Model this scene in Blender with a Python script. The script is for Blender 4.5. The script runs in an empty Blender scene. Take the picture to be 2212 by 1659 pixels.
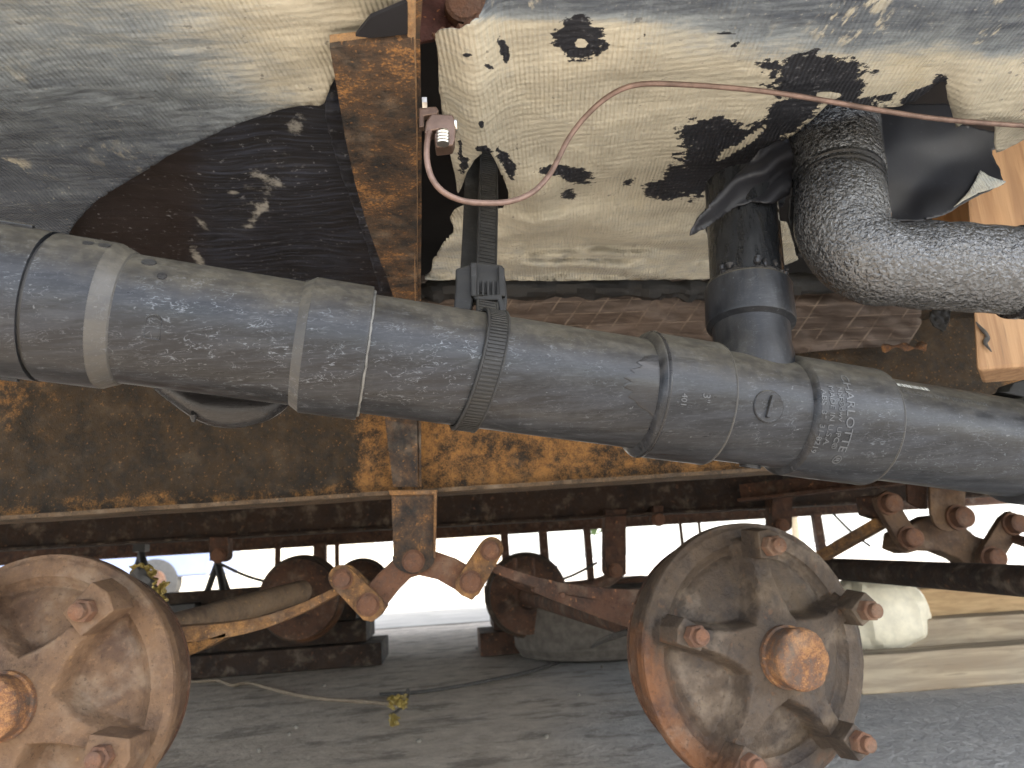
import bpy, bmesh, math, random
from mathutils import Vector, Matrix, noise
R = math.radians
rnd = random.Random(7)
scene = bpy.context.scene
col = scene.collection

# ---------------------------------------------------------------- camera, sky, sun, exposure
CAM = Vector((0.0, 0.0, 0.36))
PITCH, ROLL, YAW, F = 13.4, 3.7, 5.5, 1600.0
Rm = Matrix.Rotation(R(-YAW), 3, 'Z') @ Matrix.Rotation(R(90 + PITCH), 3, 'X') @ Matrix.Rotation(R(-ROLL), 3, 'Z')
cd = bpy.data.cameras.new('camera'); cam = bpy.data.objects.new('camera', cd); col.objects.link(cam)
cam.matrix_world = Matrix.Translation(CAM) @ Rm.to_4x4()
cd.sensor_width = 36.0; cd.lens = 36.0 * F / 2212.0
cd.clip_start = 0.02; cd.clip_end = 500
cd.dof.use_dof = True; cd.dof.focus_distance = 0.60; cd.dof.aperture_fstop = 13.0
scene.camera = cam
w = bpy.data.worlds.new('World'); scene.world = w; w.use_nodes = True
nt = w.node_tree; bg = nt.nodes['Background']
sky = nt.nodes.new('ShaderNodeTexSky'); sky.sky_type = 'NISHITA'; sky.sun_disc = False; sky.dust_density = 1.5; sky.air_density = 1.0; sky.ozone_density = .6
SUN_EL, SUN_AZ = 52.0, 128.0                 # azimuth clockwise from +Y
sky.sun_elevation = R(SUN_EL); sky.sun_rotation = R(SUN_AZ)
hs_ = nt.nodes.new('ShaderNodeHueSaturation'); hs_.inputs['Saturation'].default_value = .40; nt.links.new(sky.outputs[0], hs_.inputs['Color']); nt.links.new(hs_.outputs[0], bg.inputs[0]); bg.inputs[1].default_value = 0.15
sl = bpy.data.lights.new('sun', 'SUN'); sl.energy = 2.8; sl.angle = R(0.53); sl.color = (1.0, 0.93, 0.83)
so = bpy.data.objects.new('sun', sl); col.objects.link(so)
sd = Vector((math.sin(R(SUN_AZ)) * math.cos(R(SUN_EL)), math.cos(R(SUN_AZ)) * math.cos(R(SUN_EL)), math.sin(R(SUN_EL))))
so.rotation_euler = sd.to_track_quat('Z', 'Y').to_euler(); so.location = (0, -3, 6)
scene.view_settings.view_transform = 'Standard'; scene.view_settings.look = 'None'
scene.view_settings.exposure = 2.45; scene.view_settings.gamma = 1.0; scene.view_settings.use_curve_mapping = False
scene.cycles.max_bounces = 10; scene.cycles.diffuse_bounces = 6; scene.cycles.glossy_bounces = 4

# ---------------------------------------------------------------- geometry helpers
def ray(px, py):
    return Rm @ Vector(((px - 1106.0) / F, (829.5 - py) / F, -1.0))
def P(px, py, Y):                      # point where the sight line meets the upright plane at distance Y
    d = ray(px, py); return CAM + d * (Y / d.y)
def G(px, py, z=0.0):                  # point where the sight line meets a level plane
    d = ray(px, py); return CAM + d * ((z - CAM.z) / d.z)
def fbm(x, y, z=0.0, o=4):
    return noise.fractal(Vector((x, y, z)), 1.0, 2.0, o)
def sstep(a, b, x):
    t = max(0.0, min(1.0, (x - a) / (b - a))); return t * t * (3 - 2 * t)

def link(name, me, mat, parent=None):
    o = bpy.data.objects.new(name, me); col.objects.link(o)
    if mat: me.materials.append(mat)
    if parent is not None: o.parent = parent
    return o
def origin_of(parent):
    v = Vector((0, 0, 0))
    while parent is not None:
        v = v + parent.location; parent = parent.parent
    return v
def mesh(name, vs, fs, mat, parent=None, smooth=True, bevel=0, base=None):
    """world-space verts -> one object; a top-level object gets its origin at its base"""
    vs = [Vector(v) for v in vs]
    if parent is not None: off = origin_of(parent)
    else:
        zs = min(v.z for v in vs); off = Vector((sum(v.x for v in vs) / len(vs), sum(v.y for v in vs) / len(vs), zs))
    me = bpy.data.meshes.new(name); me.from_pydata([v - off for v in vs], [], fs); me.update()
    bm = bmesh.new(); bm.from_mesh(me); bmesh.ops.recalc_face_normals(bm, faces=bm.faces); bm.to_mesh(me); bm.free()
    for p in me.polygons: p.use_smooth = smooth
    o = link(name, me, mat, parent)
    if parent is None: o.location = off
    if bevel:
        m = o.modifiers.new('bevel', 'BEVEL'); m.width = bevel; m.segments = 2; m.limit_method = 'ANGLE'
        m.harden_normals = False
    return o
def tag(o, label=None, cat=None, group=None, kind=None):
    if label: o['label'] = label
    if cat: o['category'] = cat
    if group: o['group'] = group
    if kind: o['kind'] = kind
    return o
def thing(name, loc, label, cat, group=None):
    o = bpy.data.objects.new(name, None); col.objects.link(o); o.location = loc; o.empty_display_size = 0.05
    return tag(o, label, cat, group)

class MB:
    def __init__(s): s.v = []; s.f = []
    def add(s, vs, fs):
        n = len(s.v); s.v += [Vector(v) for v in vs]; s.f += [tuple(i + n for i in f) for f in fs]; return s
    def prism(s, pts, Y, dy, tf=None):           # outline given on the upright plane Y, real thickness dy away from us
        a = [P(x, y, Y) for x, y in pts]; return s.slab(a, Vector((0, dy, 0)))
    def slab(s, a, off):
        n = len(a); b = [p + off for p in a]
        return s.add(a + b, [tuple(range(n)), tuple(range(2 * n - 1, n - 1, -1))] + [(i, (i + 1) % n, n + (i + 1) % n, n + i) for i in range(n)])
    def box(s, c, size, rot=None):
        c = Vector(c); h = [x / 2 for x in size]; vs = []
        for sx in (-1, 1):
            for sy in (-1, 1):
                for sz in (-1, 1):
                    v = Vector((sx * h[0], sy * h[1], sz * h[2]))
                    if rot is not None: v = rot @ v
                    vs.append(c + v)
        return s.add(vs, [(0, 1, 3, 2), (4, 6, 7, 5), (0, 4, 5, 1), (2, 3, 7, 6), (0, 2, 6, 4), (1, 5, 7, 3)])
    def bar(s, a, b, w, h, up=Vector((0, 0, 1))):
        a = Vector(a); b = Vector(b); d = (b - a).normalized(); sx = d.cross(up).normalized(); uz = sx.cross(d)
        q = [(-w / 2, -h / 2), (w / 2, -h / 2), (w / 2, h / 2), (-w / 2, h / 2)]
        va = [a + sx * i + uz * j for i, j in q]; vb = [b + sx * i + uz * j for i, j in q]
        return s.add(va + vb, [(3, 2, 1, 0), (4, 5, 6, 7)] + [(i, (i + 1) % 4, 4 + (i + 1) % 4, 4 + i) for i in range(4)])
    def tube(s, pts, rad, seg=16, caps=True, jit=0.0):
        pts = [Vector(p) for p in pts]; n = len(pts)
        if not isinstance(rad, (list, tuple)): rad = [rad] * n
        T = []
        for i in range(n):
            d = pts[min(i + 1, n - 1)] - pts[max(i - 1, 0)]
            if d.length < 1e-7: d = T[-1] if T else Vector((1, 0, 0))
            T.append(d.normalized())
        u = Vector((0, 0, 1)) if abs(T[0].z) < .9 else Vector((0, 1, 0))
        u = (u - T[0] * u.dot(T[0])).normalized(); vs = []; fs = []
        for i in range(n):
            u = (u - T[i] * u.dot(T[i])).normalized(); v = T[i].cross(u)
            for k in range(seg):
                a = 2 * math.pi * k / seg; r = rad[i]
                if jit: r *= 1 + jit * fbm(pts[i].x * 60 + math.cos(a) * 1.3, pts[i].z * 60 + math.sin(a) * 1.3, pts[i].y * 60, 2)
                vs.append(pts[i] + (u * math.cos(a) + v * math.sin(a)) * r)
        for i in range(n - 1):
            for k in range(seg):
                a = i * seg + k; b = i * seg + (k + 1) % seg; fs.append((a, b, b + seg, a + seg))
        if caps: fs.append(tuple(range(seg - 1, -1, -1))); fs.append(tuple(range((n - 1) * seg, n * seg)))
        return s.add(vs, fs)
    def lathe(s, o, d, prof, seg=48, caps=True, rot0=0.0, up=None):
        """prof: (distance along axis, radius)"""
        o = Vector(o); d = Vector(d).normalized()
        u = up if up is not None else (Vector((0, 0, 1)) if abs(d.z) < .9 else Vector((0, 1, 0)))
        u = (u - d * u.dot(d)).normalized(); v = d.cross(u); vs = []; fs = []
        for (t, r) in prof:
            for k in range(seg):
                a = rot0 + 2 * math.pi * k / seg
                vs.append(o + d * t + (u * math.cos(a) + v * math.sin(a)) * max(r, 1e-5))
        n = len(prof)
        for i in range(n - 1):
            for k in range(seg):
                a = i * seg + k; b = i * seg + (k + 1) % seg; fs.append((a, b, b + seg, a + seg))
        if caps: fs.append(tuple(range(seg - 1, -1, -1))); fs.append(tuple(range((n - 1) * seg, n * seg)))
        return s.add(vs, fs)
    def build(s, name, mat, parent=None, smooth=False, bevel=0, solid=0):
        o = mesh(name, s.v, s.f, mat, parent, smooth, bevel)
        if solid: m = o.modifiers.new('solid', 'SOLIDIFY'); m.thickness = solid
        if smooth:
            md = o.modifiers.new('es', 'EDGE_SPLIT'); md.split_angle = R(24)
        return o
def copy_tree(o, parent=None):
    c = o.copy(); col.objects.link(c)
    if parent is not None: c.parent = parent
    for ch in list(o.children): copy_tree(ch, c)
    return c
def catmull(pts, n=8):
    pts = [Vector(p) for p in pts]; out = []
    for i in range(len(pts) - 1):
        p0 = pts[max(i - 1, 0)]; p1 = pts[i]; p2 = pts[i + 1]; p3 = pts[min(i + 2, len(pts) - 1)]
        for k in range(n):
            t = k / n
            out.append(0.5 * ((2 * p1) + (p2 - p0) * t + (2 * p0 - 5 * p1 + 4 * p2 - p3) * t * t + (3 * p1 - p0 - 3 * p2 + p3) * t ** 3))
    out.append(pts[-1]); return out

def inside(poly, x, y):
    c = False; n = len(poly); j = n - 1
    for i in range(n):
        xi, yi = poly[i]; xj, yj = poly[j]
        if (yi > y) != (yj > y) and x < (xj - xi) * (y - yi) / (yj - yi) + xi: c = not c
        j = i
    return c
def nearest(poly, x, y):
    best = None; bd = 1e18; n = len(poly)
    for i in range(n):
        x1, y1 = poly[i]; x2, y2 = poly[(i + 1) % n]; dx = x2 - x1; dy = y2 - y1; L = dx * dx + dy * dy
        t = 0 if L == 0 else max(0, min(1, ((x - x1) * dx + (y - y1) * dy) / L)); qx = x1 + t * dx; qy = y1 + t * dy
        d = (qx - x) ** 2 + (qy - y) ** 2
        if d < bd: bd = d; best = (qx, qy)
    return best, math.sqrt(bd)
def rough(poly, amp, step=12, seed=0):
    out = []
    n = len(poly)
    for i in range(n):
        x1, y1 = poly[i]; x2, y2 = poly[(i + 1) % n]; L = math.hypot(x2 - x1, y2 - y1); m = max(1, int(L / step))
        for k in range(m):
            t = k / m; x = x1 + (x2 - x1) * t; y = y1 + (y2 - y1) * t
            e = amp * fbm(x / 17.0, y / 17.0, seed, 3)
            nx, ny = (-(y2 - y1) / (L or 1), (x2 - x1) / (L or 1))
            out.append((x + nx * e, y + ny * e))
    return out
def sheet(name, poly, fn, mat, parent=None, sp=7.0, thick=0.0009, attrs=None, roughen=0, seed=0):
    """a cloth cut along the outline 'poly'; fn maps a sheet parameter to its real point"""
    if roughen: poly = rough(poly, roughen, 8, seed)
    x0 = min(p[0] for p in poly); x1 = max(p[0] for p in poly); y0 = min(p[1] for p in poly); y1 = max(p[1] for p in poly)
    nx = int((x1 - x0) / sp) + 2; ny = int((y1 - y0) / sp) + 2
    ins = {}
    for j in range(ny + 1):
        for i in range(nx + 1): ins[i, j] = inside(poly, x0 + i * sp, y0 + j * sp)
    idx = {}; vs = []; uv = []; fs = []
    def vert(i, j):
        if (i, j) in idx: return idx[i, j]
        x = x0 + i * sp; y = y0 + j * sp
        q, d = nearest(poly, x, y) if (not ins[i, j] or not all(ins.get((i + a, j + b), False) for a, b in ((1, 0), (-1, 0), (0, 1), (0, -1)))) else (None, 9e9)
        if q is not None and (not ins[i, j] or d < sp * .45): x, y = q
        idx[i, j] = len(vs); vs.append(fn(x, y)); uv.append((x, y)); return idx[i, j]
    for j in range(ny):
        for i in range(nx):
            c = [(i, j), (i + 1, j), (i + 1, j + 1), (i, j + 1)]
            if sum(ins[k] for k in c) >= 2: fs.append(tuple(vert(*k) for k in c))
    o = mesh(name, vs, fs, mat, parent, True)
    me = o.data
    l = me.uv_layers.new(name='UVMap')
    for lp in me.loops: l.data[lp.index].uv = (uv[lp.vertex_index][0] / 1000.0, uv[lp.vertex_index][1] / 1000.0)
    for an, af in (attrs or {}).items():
        a = me.attributes.new(an, 'FLOAT', 'POINT')
        for k, (x, y) in enumerate(uv): a.data[k].value = af(x, y)
    if thick: m = o.modifiers.new('solid', 'SOLIDIFY'); m.thickness = thick; m.offset = 0
    return o

# ---------------------------------------------------------------- materials
class N:
    def __init__(s, name):
        s.m = bpy.data.materials.new(name); s.m.use_nodes = True; s.t = s.m.node_tree; s.b = s.t.nodes['Principled BSDF']
        s.tc = s.t.nodes.new('ShaderNodeTexCoord'); s.geo = None
    def n(s, k, **kw):
        x = s.t.nodes.new(k)
        for a, b in kw.items(): setattr(x, a, b)
        return x
    def l(s, a, b): s.t.links.new(a, b)
    def coord(s, scale=(1, 1, 1), rot=(0, 0, 0), src='Object', loc=(0, 0, 0)):
        m = s.n('ShaderNodeMapping'); s.l(s.tc.outputs[src], m.inputs[0]); m.inputs['Scale'].default_value = scale
        m.inputs['Rotation'].default_value = rot; m.inputs['Location'].default_value = loc; return m.outputs[0]
    def noise(s, scale, detail=6, rough=.6, co=None, dist=0.0):
        x = s.n('ShaderNodeTexNoise'); x.inputs['Scale'].default_value = scale; x.inputs['Detail'].default_value = detail
        x.inputs['Roughness'].default_value = rough; x.inputs['Distortion'].default_value = dist
        s.l(co if co else s.tc.outputs['Object'], x.inputs['Vector']); return x.outputs['Fac']
    def vor(s, scale, co=None, feat='F1'):
        x = s.n('ShaderNodeTexVoronoi'); x.feature = feat; x.inputs['Scale'].default_value = scale
        s.l(co if co else s.tc.outputs['Object'], x.inputs['Vector']); return x.outputs['Distance']
    def ramp(s, f, a, b, c0=0.0, c1=1.0):
        x = s.n('ShaderNodeMapRange'); x.interpolation_type = 'SMOOTHSTEP'
        for i, v in enumerate((a, b, c0, c1)): x.inputs[i + 1].default_value = v
        s.l(f, x.inputs[0]); return x.outputs[0]
    def math(s, op, a, b=None):
        x = s.n('ShaderNodeMath', operation=op)
        for i, v in enumerate((a, b)):
            if v is None: continue
            if isinstance(v, (int, float)): x.inputs[i].default_value = v
            else: s.l(v, x.inputs[i])
        return x.outputs[0]
    def mix(s, f, a, b):
        x = s.n('ShaderNodeMix', data_type='RGBA')
        if isinstance(f, (int, float)): x.inputs[0].default_value = f
        else: s.l(f, x.inputs[0])
        for i, v in ((6, a), (7, b)):
            if isinstance(v, tuple): x.inputs[i].default_value = (*v, 1)
            else: s.l(v, x.inputs[i])
        return x.outputs[2]
    def attr(s, name):
        x = s.n('ShaderNodeAttribute'); x.attribute_name = name; return x.outputs['Fac']
    def up(s):
        g = s.n('ShaderNodeNewGeometry'); x = s.n('ShaderNodeSeparateXYZ'); s.l(g.outputs['Normal'], x.inputs[0]); return x.outputs[2]
    def bump(s, h, st=.3, dist=.002, prev=None):
        x = s.n('ShaderNodeBump'); x.inputs['Strength'].default_value = st; x.inputs['Distance'].default_value = dist
        s.l(h, x.inputs['Height'])
        if prev is not None: s.l(prev, x.inputs['Normal'])
        return x.outputs[0]
    def out(s, c=None, r=None, nrm=None, metal=0.0, spec=None):
        if c is not None:
            if isinstance(c, tuple): s.b.inputs['Base Color'].default_value = (*c, 1)
            else: s.l(c, s.b.inputs['Base Color'])
        if r is not None:
            if isinstance(r, (int, float)): s.b.inputs['Roughness'].default_value = r
            else: s.l(r, s.b.inputs['Roughness'])
        if nrm is not None: s.l(nrm, s.b.inputs['Normal'])
        if isinstance(metal, (int, float)): s.b.inputs['Metallic'].default_value = metal
        else: s.l(metal, s.b.inputs['Metallic'])
        if spec is not None: s.b.inputs['Specular IOR Level'].default_value = spec
        return s.m

def rust(name, orange=.5, dark=(.035, .030, .028), mid=(.13, .068, .040), hot=(.42, .18, .055), scale=1.0, rough=.85, specks=1.0, region=None):
    m = N(name); dark, mid, hot = [tuple(x * .86 for x in q) for q in (dark, mid, hot)]
    n1 = m.noise(9 * scale, 8, .68, dist=.4); n2 = m.noise(38 * scale, 8, .7); n3 = m.noise(220 * scale, 4, .6)
    a = m.math('ADD', m.math('MULTIPLY', n1, .62), m.math('MULTIPLY', n2, .38))
    c = m.mix(m.ramp(a, .40, .56), dark, mid)
    t = .66 - .22 * orange
    if region == 'beam':
        sx = m.n('ShaderNodeSeparateXYZ'); m.l(m.tc.outputs['Object'], sx.inputs[0])
        g = m.math('MULTIPLY', m.ramp(sx.outputs[0], -.16, -.12), m.ramp(sx.outputs[0], .75, .35))
        g = m.math('MAXIMUM', g, m.ramp(sx.outputs[2], .045, .0, 0, .8)); g = m.math('MAXIMUM', g, m.ramp(sx.outputs[0], .9, 1.0)); g = m.math('MAXIMUM', g, m.math('MULTIPLY', m.ramp(sx.outputs[0], -.55, -.70), m.ramp(sx.outputs[2], .10, .16)))
        a = m.math('ADD', a, m.math('MULTIPLY', m.math('SUBTRACT', g, .86), .21))
    f = m.ramp(m.math('ADD', m.math('MULTIPLY', a, .74), m.math('MULTIPLY', n3, .26)), t - (.05 if region == 'beam' else .01), t + (.15 if region == 'beam' else .08))
    c = m.mix(f, c, hot)
    if region == 'drum':
        sp = m.n('ShaderNodeSeparateXYZ'); m.l(m.tc.outputs['Object'], sp.inputs[0]); rr = m.math('SQRT', m.math('ADD', m.math('MULTIPLY', sp.outputs[0], sp.outputs[0]), m.math('MULTIPLY', sp.outputs[2], sp.outputs[2])))
        dirn = m.math('ADD', m.math('MULTIPLY', sp.outputs[0], -4.2), m.math('MULTIPLY', sp.outputs[2], -4.6))
        k = m.math('ADD', m.math('MULTIPLY', dirn, 1.0), m.math('MULTIPLY', m.math('SUBTRACT', n1, .5), 2.6))
        c = m.mix(m.math('MULTIPLY', m.ramp(k, .35, .75, 0, .85), m.ramp(rr, .105, .148)), c, m.mix(m.ramp(n2, .35, .6), (.075, .030, .014), (.15, .062, .024)))
        c = m.mix(m.math('MULTIPLY', m.ramp(m.noise(11, 5, .6, m.coord(loc=(2, 3, 1))), .54, .66, 0, .4), m.ramp(rr, .13, .10)), c, (.12, .085, .05))
    c = m.mix(m.ramp(m.noise(95 * scale, 3, .6), .62, .70, 0, specks), c, tuple(x * 1.15 for x in hot))
    c = m.mix(m.ramp(m.noise(22, 4, .6, m.coord((1, 1, 1), loc=(3, 1, 7))), .50, .78, 0, .45 if region != 'beam' else .12), c, (.30, .24, .18))
    pit = m.noise(150, 6, .75, m.coord(loc=(7, 3, 2)))
    c = m.mix(m.ramp(pit, .56, .66, 0, .55), c, tuple(x * .45 for x in dark)); c = m.mix(m.ramp(pit, .44, .34, 0, .30), c, tuple(min(1, x * 1.7) for x in mid))
    nb = m.bump(n3, .7, .0018); nb = m.bump(pit, -.6, .0016, nb); nb = m.bump(n2, .8, .005, nb)
    return m.out(c, m.ramp(n2, .3, .7, rough - .2, rough + .08), nb, 0.0, .35)

def plastic(name, base=(.0070, .0078, .0096), dust=.72, flecks=.6, rough=.34, axis=True, streak=(9, 120, 120)):
    m = N(name); st = m.coord(streak, rot=(0, R(10), 0))
    n1 = m.noise(7, 6, .6); s1 = m.noise(1.0, 6, .65, st); s2 = m.noise(1.0, 3, .5, m.coord((60, 210, 210), rot=(0, R(9), 0)), dist=1.0)
    c = m.mix(m.ramp(n1, .35, .7), base, tuple(x * 1.7 for x in base))
    c = m.mix(m.ramp(s1, .42, .66, 0, .75 * flecks), c, (.032, .036, .045))
    c = m.mix(m.math('MULTIPLY', m.ramp(m.noise(1, 7, .75, m.coord((26, 70, 70), loc=(1, 5, 2))), .50, .66), .45 * flecks), c, (.048, .052, .057))
    c = m.mix(m.ramp(m.noise(1.0, 4, .7, m.coord((60, 900, 900), rot=(0, R(9), 0))), .52, .70, 0, .34 * flecks), c, (.085, .092, .10))
    ln = m.math('ABSOLUTE', m.math('SUBTRACT', s2, .5)); msk = m.math('MULTIPLY', m.ramp(m.noise(90, 5, .7), .46, .56), m.ramp(m.noise(8, 4, .6, m.coord(loc=(4, 2, 9))), .34, .60, .15, 1.0))
    c = m.mix(m.math('MULTIPLY', m.ramp(ln, .020, .0, 0, .78 * flecks), msk), c, (.19, .21, .24))
    fl = m.noise(420, 2, .5, m.coord((.55, 1, 1)), dist=.8)
    c = m.mix(m.ramp(fl, .68, .76, 0, .30 * flecks), c, (.32, .34, .36))
    u = m.up(); dn = m.math('ADD', u, m.math('MULTIPLY', m.math('SUBTRACT', m.math('ADD', m.math('MULTIPLY', m.noise(12, 6, .7), .6), m.math('MULTIPLY', s1, .4)), .5), 1.3))
    df = m.ramp(dn, .05, .80, 0, dust)
    c = m.mix(df, c, m.mix(m.ramp(m.noise(90, 5, .7), .35, .65), (.046, .040, .030), (.086, .076, .054)))
    r = m.math('ADD', m.ramp(s1, .3, .7, rough - .08, rough + .12), m.math('MULTIPLY', df, .35))
    nb = m.bump(m.noise(60, 6, .7), .2, .0012); nb = m.bump(s1, .35, .0008, nb)
    return m.out(c, r, nb, 0, .30)

def flat(name, c, r=.6, var=.25, scale=20, bump=.2, metal=0.0, stretch=(1, 1, 1)):
    m = N(name); n1 = m.noise(scale, 6, .65, m.coord(stretch))
    cc = m.mix(m.ramp(n1, .3, .7), tuple(x * (1 - var) for x in c), tuple(min(1, x * (1 + var)) for x in c))
    return m.out(cc, r, m.bump(n1, bump, .002), metal)
def wood(name, a=(.36, .20, .09), b=(.19, .095, .04), s=(2, 60, 60), rot=(0, 0, 0), grey=0.0):
    m = N(name); co = m.coord(s, rot); g = m.noise(1.0, 6, .6, co, dist=.6); g2 = m.noise(2.5, 4, .6, co)
    c = m.mix(m.ramp(g, .35, .65), b, a); c = m.mix(m.ramp(g2, .58, .72, 0, .5), c, tuple(x * .55 for x in b))
    if grey: c = m.mix(m.ramp(m.noise(9, 5, .6), .3, .7, grey * .4, grey), c, (.26, .24, .20))
    c = m.mix(m.ramp(m.vor(9, m.coord((.6, 1, 1))), .05, .13, .8, 0), c, (.09, .045, .02))
    return m.out(c, .75, m.bump(g2, .35, .002))

M = {}
M['abs'] = plastic('abs_plastic')
M['abs_gloss'] = plastic('abs_gloss', base=(.012, .012, .013), dust=.15, flecks=.15, rough=.22)
M['abs_dim'] = plastic('abs_dim', base=(.008, .0088, .0105), dust=.8, flecks=.35, rough=.4, streak=(90, 90, 12))
M['abs_riser'] = plastic('abs_riser', base=(.0045, .0050, .0058), dust=.22, flecks=.22, rough=.26, streak=(120, 120, 9))
M['rubber'] = plastic('rubber_strap', base=(.011, .011, .011), dust=.35, flecks=.2, rough=.6)
M['worn'] = plastic('pale_plastic', base=(.036, .035, .033), dust=.8, flecks=.5, rough=.45)  # paler, rougher plastic for the shoulder rings and rim edges
M['edge'] = flat('glue_edge', (.10, .10, .095), .5, .5, 90)
M['rust_out'] = rust('rust_outrigger', .58, dark=(.026, .025, .025), mid=(.105, .066, .042), hot=(.40, .20, .07), scale=1.9, specks=.5)
M['rust_beam'] = rust('rust_beam', .80, dark=(.022, .017, .012), mid=(.050, .033, .018), hot=(.42, .205, .065), scale=2.4, specks=.3, region='beam')
M['rust_flange'] = rust('rust_flange', .3, dark=(.07, .05, .035), mid=(.17, .115, .07), hot=(.34, .19, .09), scale=2.5)
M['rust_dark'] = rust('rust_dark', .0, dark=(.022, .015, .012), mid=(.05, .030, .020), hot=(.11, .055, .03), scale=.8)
M['rust_drum'] = rust('rust_drum', .05, dark=(.040, .031, .026), mid=(.085, .062, .044), hot=(.30, .13, .05), scale=.8, rough=.7, specks=.15, region='drum')
M['rust_left'] = rust('rust_left', .40, dark=(.085, .050, .033), mid=(.172, .106, .063), hot=(.34, .20, .095), scale=.7, rough=.8, specks=.2)
M['rust_cap'] = rust('rust_cap', .75, dark=(.12, .085, .065), mid=(.22, .10, .05), hot=(.38, .20, .085), scale=3.0)
M['rust_bolt'] = rust('rust_bolt', .4, dark=(.15, .085, .06), mid=(.20, .10, .06), hot=(.36, .18, .09), scale=2.6, specks=.3)
M['rust_spring'] = rust('rust_spring', .6, dark=(.11, .065, .04), mid=(.28, .15, .065), hot=(.50, .26, .09), scale=2.2)
M['rust_highlight'] = rust('rust_highlight', .6, dark=(.22, .12, .06), mid=(.38, .24, .13), hot=(.52, .30, .13), scale=3)  # paler rust that paints the highlight on the outrigger edges
M['rust_far'] = rust('rust_far', .25, dark=(.05, .030, .022), mid=(.12, .062, .04), hot=(.28, .13, .06), scale=1.0)
M['steel'] = flat('zinc_steel', (.62, .62, .60), .28, .15, 60, .1, 1.0)
M['bronze'] = flat('bronze_clamp', (.13, .088, .070), .42, .2, 60, .1, .7)
M['copper'] = flat('copper_wire', (.16, .108, .09), .52, .35, 80, .2, .45)
M['black_steel'] = flat('black_steel', (.03, .03, .03), .5)
M['wood_new'] = wood('wood_new', (.50, .27, .11), (.34, .165, .06), (60, 60, 2))
M['wood_post'] = wood('wood_post', (.46, .26, .12), (.30, .15, .06), (75, 60, 5), grey=.22)
M['wood_old'] = wood('wood_old', (.54, .42, .27), (.32, .23, .14), (2, 45, 45), grey=.4)
M['yellow'] = flat('yellow_plastic', (.34, .25, .07), .5, .25, 60)
M['rope'] = flat('rope', (.26, .20, .14), .9, .3, 200)
M['cable'] = flat('cable', (.06, .055, .05), .7, .3, 80)

def belly_mat(name, cream=(.45, .425, .345)):
    m = N(name)
    n1 = m.noise(14, 8, .68); n2 = m.noise(60, 8, .7); n3 = m.noise(260, 4, .6)
    st = m.noise(1, 7, .68, m.coord((14, 95, 20), rot=(0, 0, R(8)))); fib = m.noise(1, 5, .7, m.coord((70, 420, 60), rot=(0, 0, R(8))))
    c = m.mix(m.ramp(n1, .3, .7), tuple(x * .80 for x in cream), tuple(x * 1.08 for x in cream))
    c = m.mix(m.ramp(n1, .56, .76, 0, .45), c, (.37, .32, .20))
    c = m.mix(m.ramp(fib, .52, .72, 0, .35), c, (.22, .22, .20))
    mx = m.math('ADD', m.math('MULTIPLY', st, .42), m.math('ADD', m.math('MULTIPLY', n2, .30), m.math('MULTIPLY', fib, .28)))
    c = m.mix(m.ramp(m.math('ADD', m.attr('soot_shade'), m.math('MULTIPLY', m.math('SUBTRACT', mx, .5), 1.6)), .05, .65, 0, .92), c, (.190, .228, .262))
    d = m.math('ADD', m.attr('soot_shade'), m.math('MULTIPLY', m.math('SUBTRACT', mx, .5), 2.3))
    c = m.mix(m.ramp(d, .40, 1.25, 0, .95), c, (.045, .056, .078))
    c = m.mix(m.ramp(n3, .63, .70, 0, .40), c, (.42, .42, .38))
    c = m.mix(m.ramp(m.noise(110, 3, .6, m.coord((1, 1, 1), loc=(5, 5, 5))), .68, .73, 0, .6), c, (.06, .062, .07))
    sm = m.math('MULTIPLY', m.ramp(m.noise(1, 6, .65, m.coord((55, 28, 30), rot=(0, 0, R(50)))), .56, .63), m.ramp(m.noise(9, 3, .5), .5, .6))
    c = m.mix(m.math('MULTIPLY', sm, m.ramp(m.attr('soot_shade'), .55, .85, 0, .8)), c, (.46, .44, .36))
    n4 = m.noise(150, 5, .7)
    pn = m.math('ADD', m.math('MULTIPLY', n2, .40), m.math('ADD', m.math('MULTIPLY', n4, .28), m.math('MULTIPLY', m.noise(1, 5, .65, m.coord((60, 150, 90), rot=(0, 0, R(-25)))), .32)))
    p = m.math('ADD', m.attr('peel'), m.math('MULTIPLY', m.math('SUBTRACT', pn, .5), 4.2))
    pf = m.ramp(p, .47, .51)
    c = m.mix(pf, c, m.mix(m.ramp(n3, .58, .72), (.010, .012, .018), (.10, .105, .12)))
    wa = m.n('ShaderNodeTexWave'); wa.inputs['Scale'].default_value = 88; wa.inputs['Distortion'].default_value = .8
    m.l(m.coord(rot=(0, 0, R(8))), wa.inputs[0])
    wb = m.n('ShaderNodeTexWave', bands_direction='Y'); wb.inputs['Scale'].default_value = 45; wb.inputs['Distortion'].default_value = 2.5
    m.l(m.coord(rot=(0, 0, R(8))), wb.inputs[0])
    wv = m.math('ADD', m.math('MULTIPLY', wa.outputs['Fac'], m.ramp(m.noise(16, 3, .5), .35, .6)), m.math('MULTIPLY', wb.outputs['Fac'], .45))
    nb = m.bump(wv, .75, .0011); nb = m.bump(n4, .5, .0016, nb); nb = m.bump(n2, .5, .0035, nb); nb = m.bump(st, .30, .005, nb); nb = m.bump(pf, -1.0, .0016, nb); nb = m.bump(n1, .3, .008, nb)
    return m.out(c, .6, nb, 0, .4)
M['belly'] = belly_mat('belly_wrap')
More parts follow.
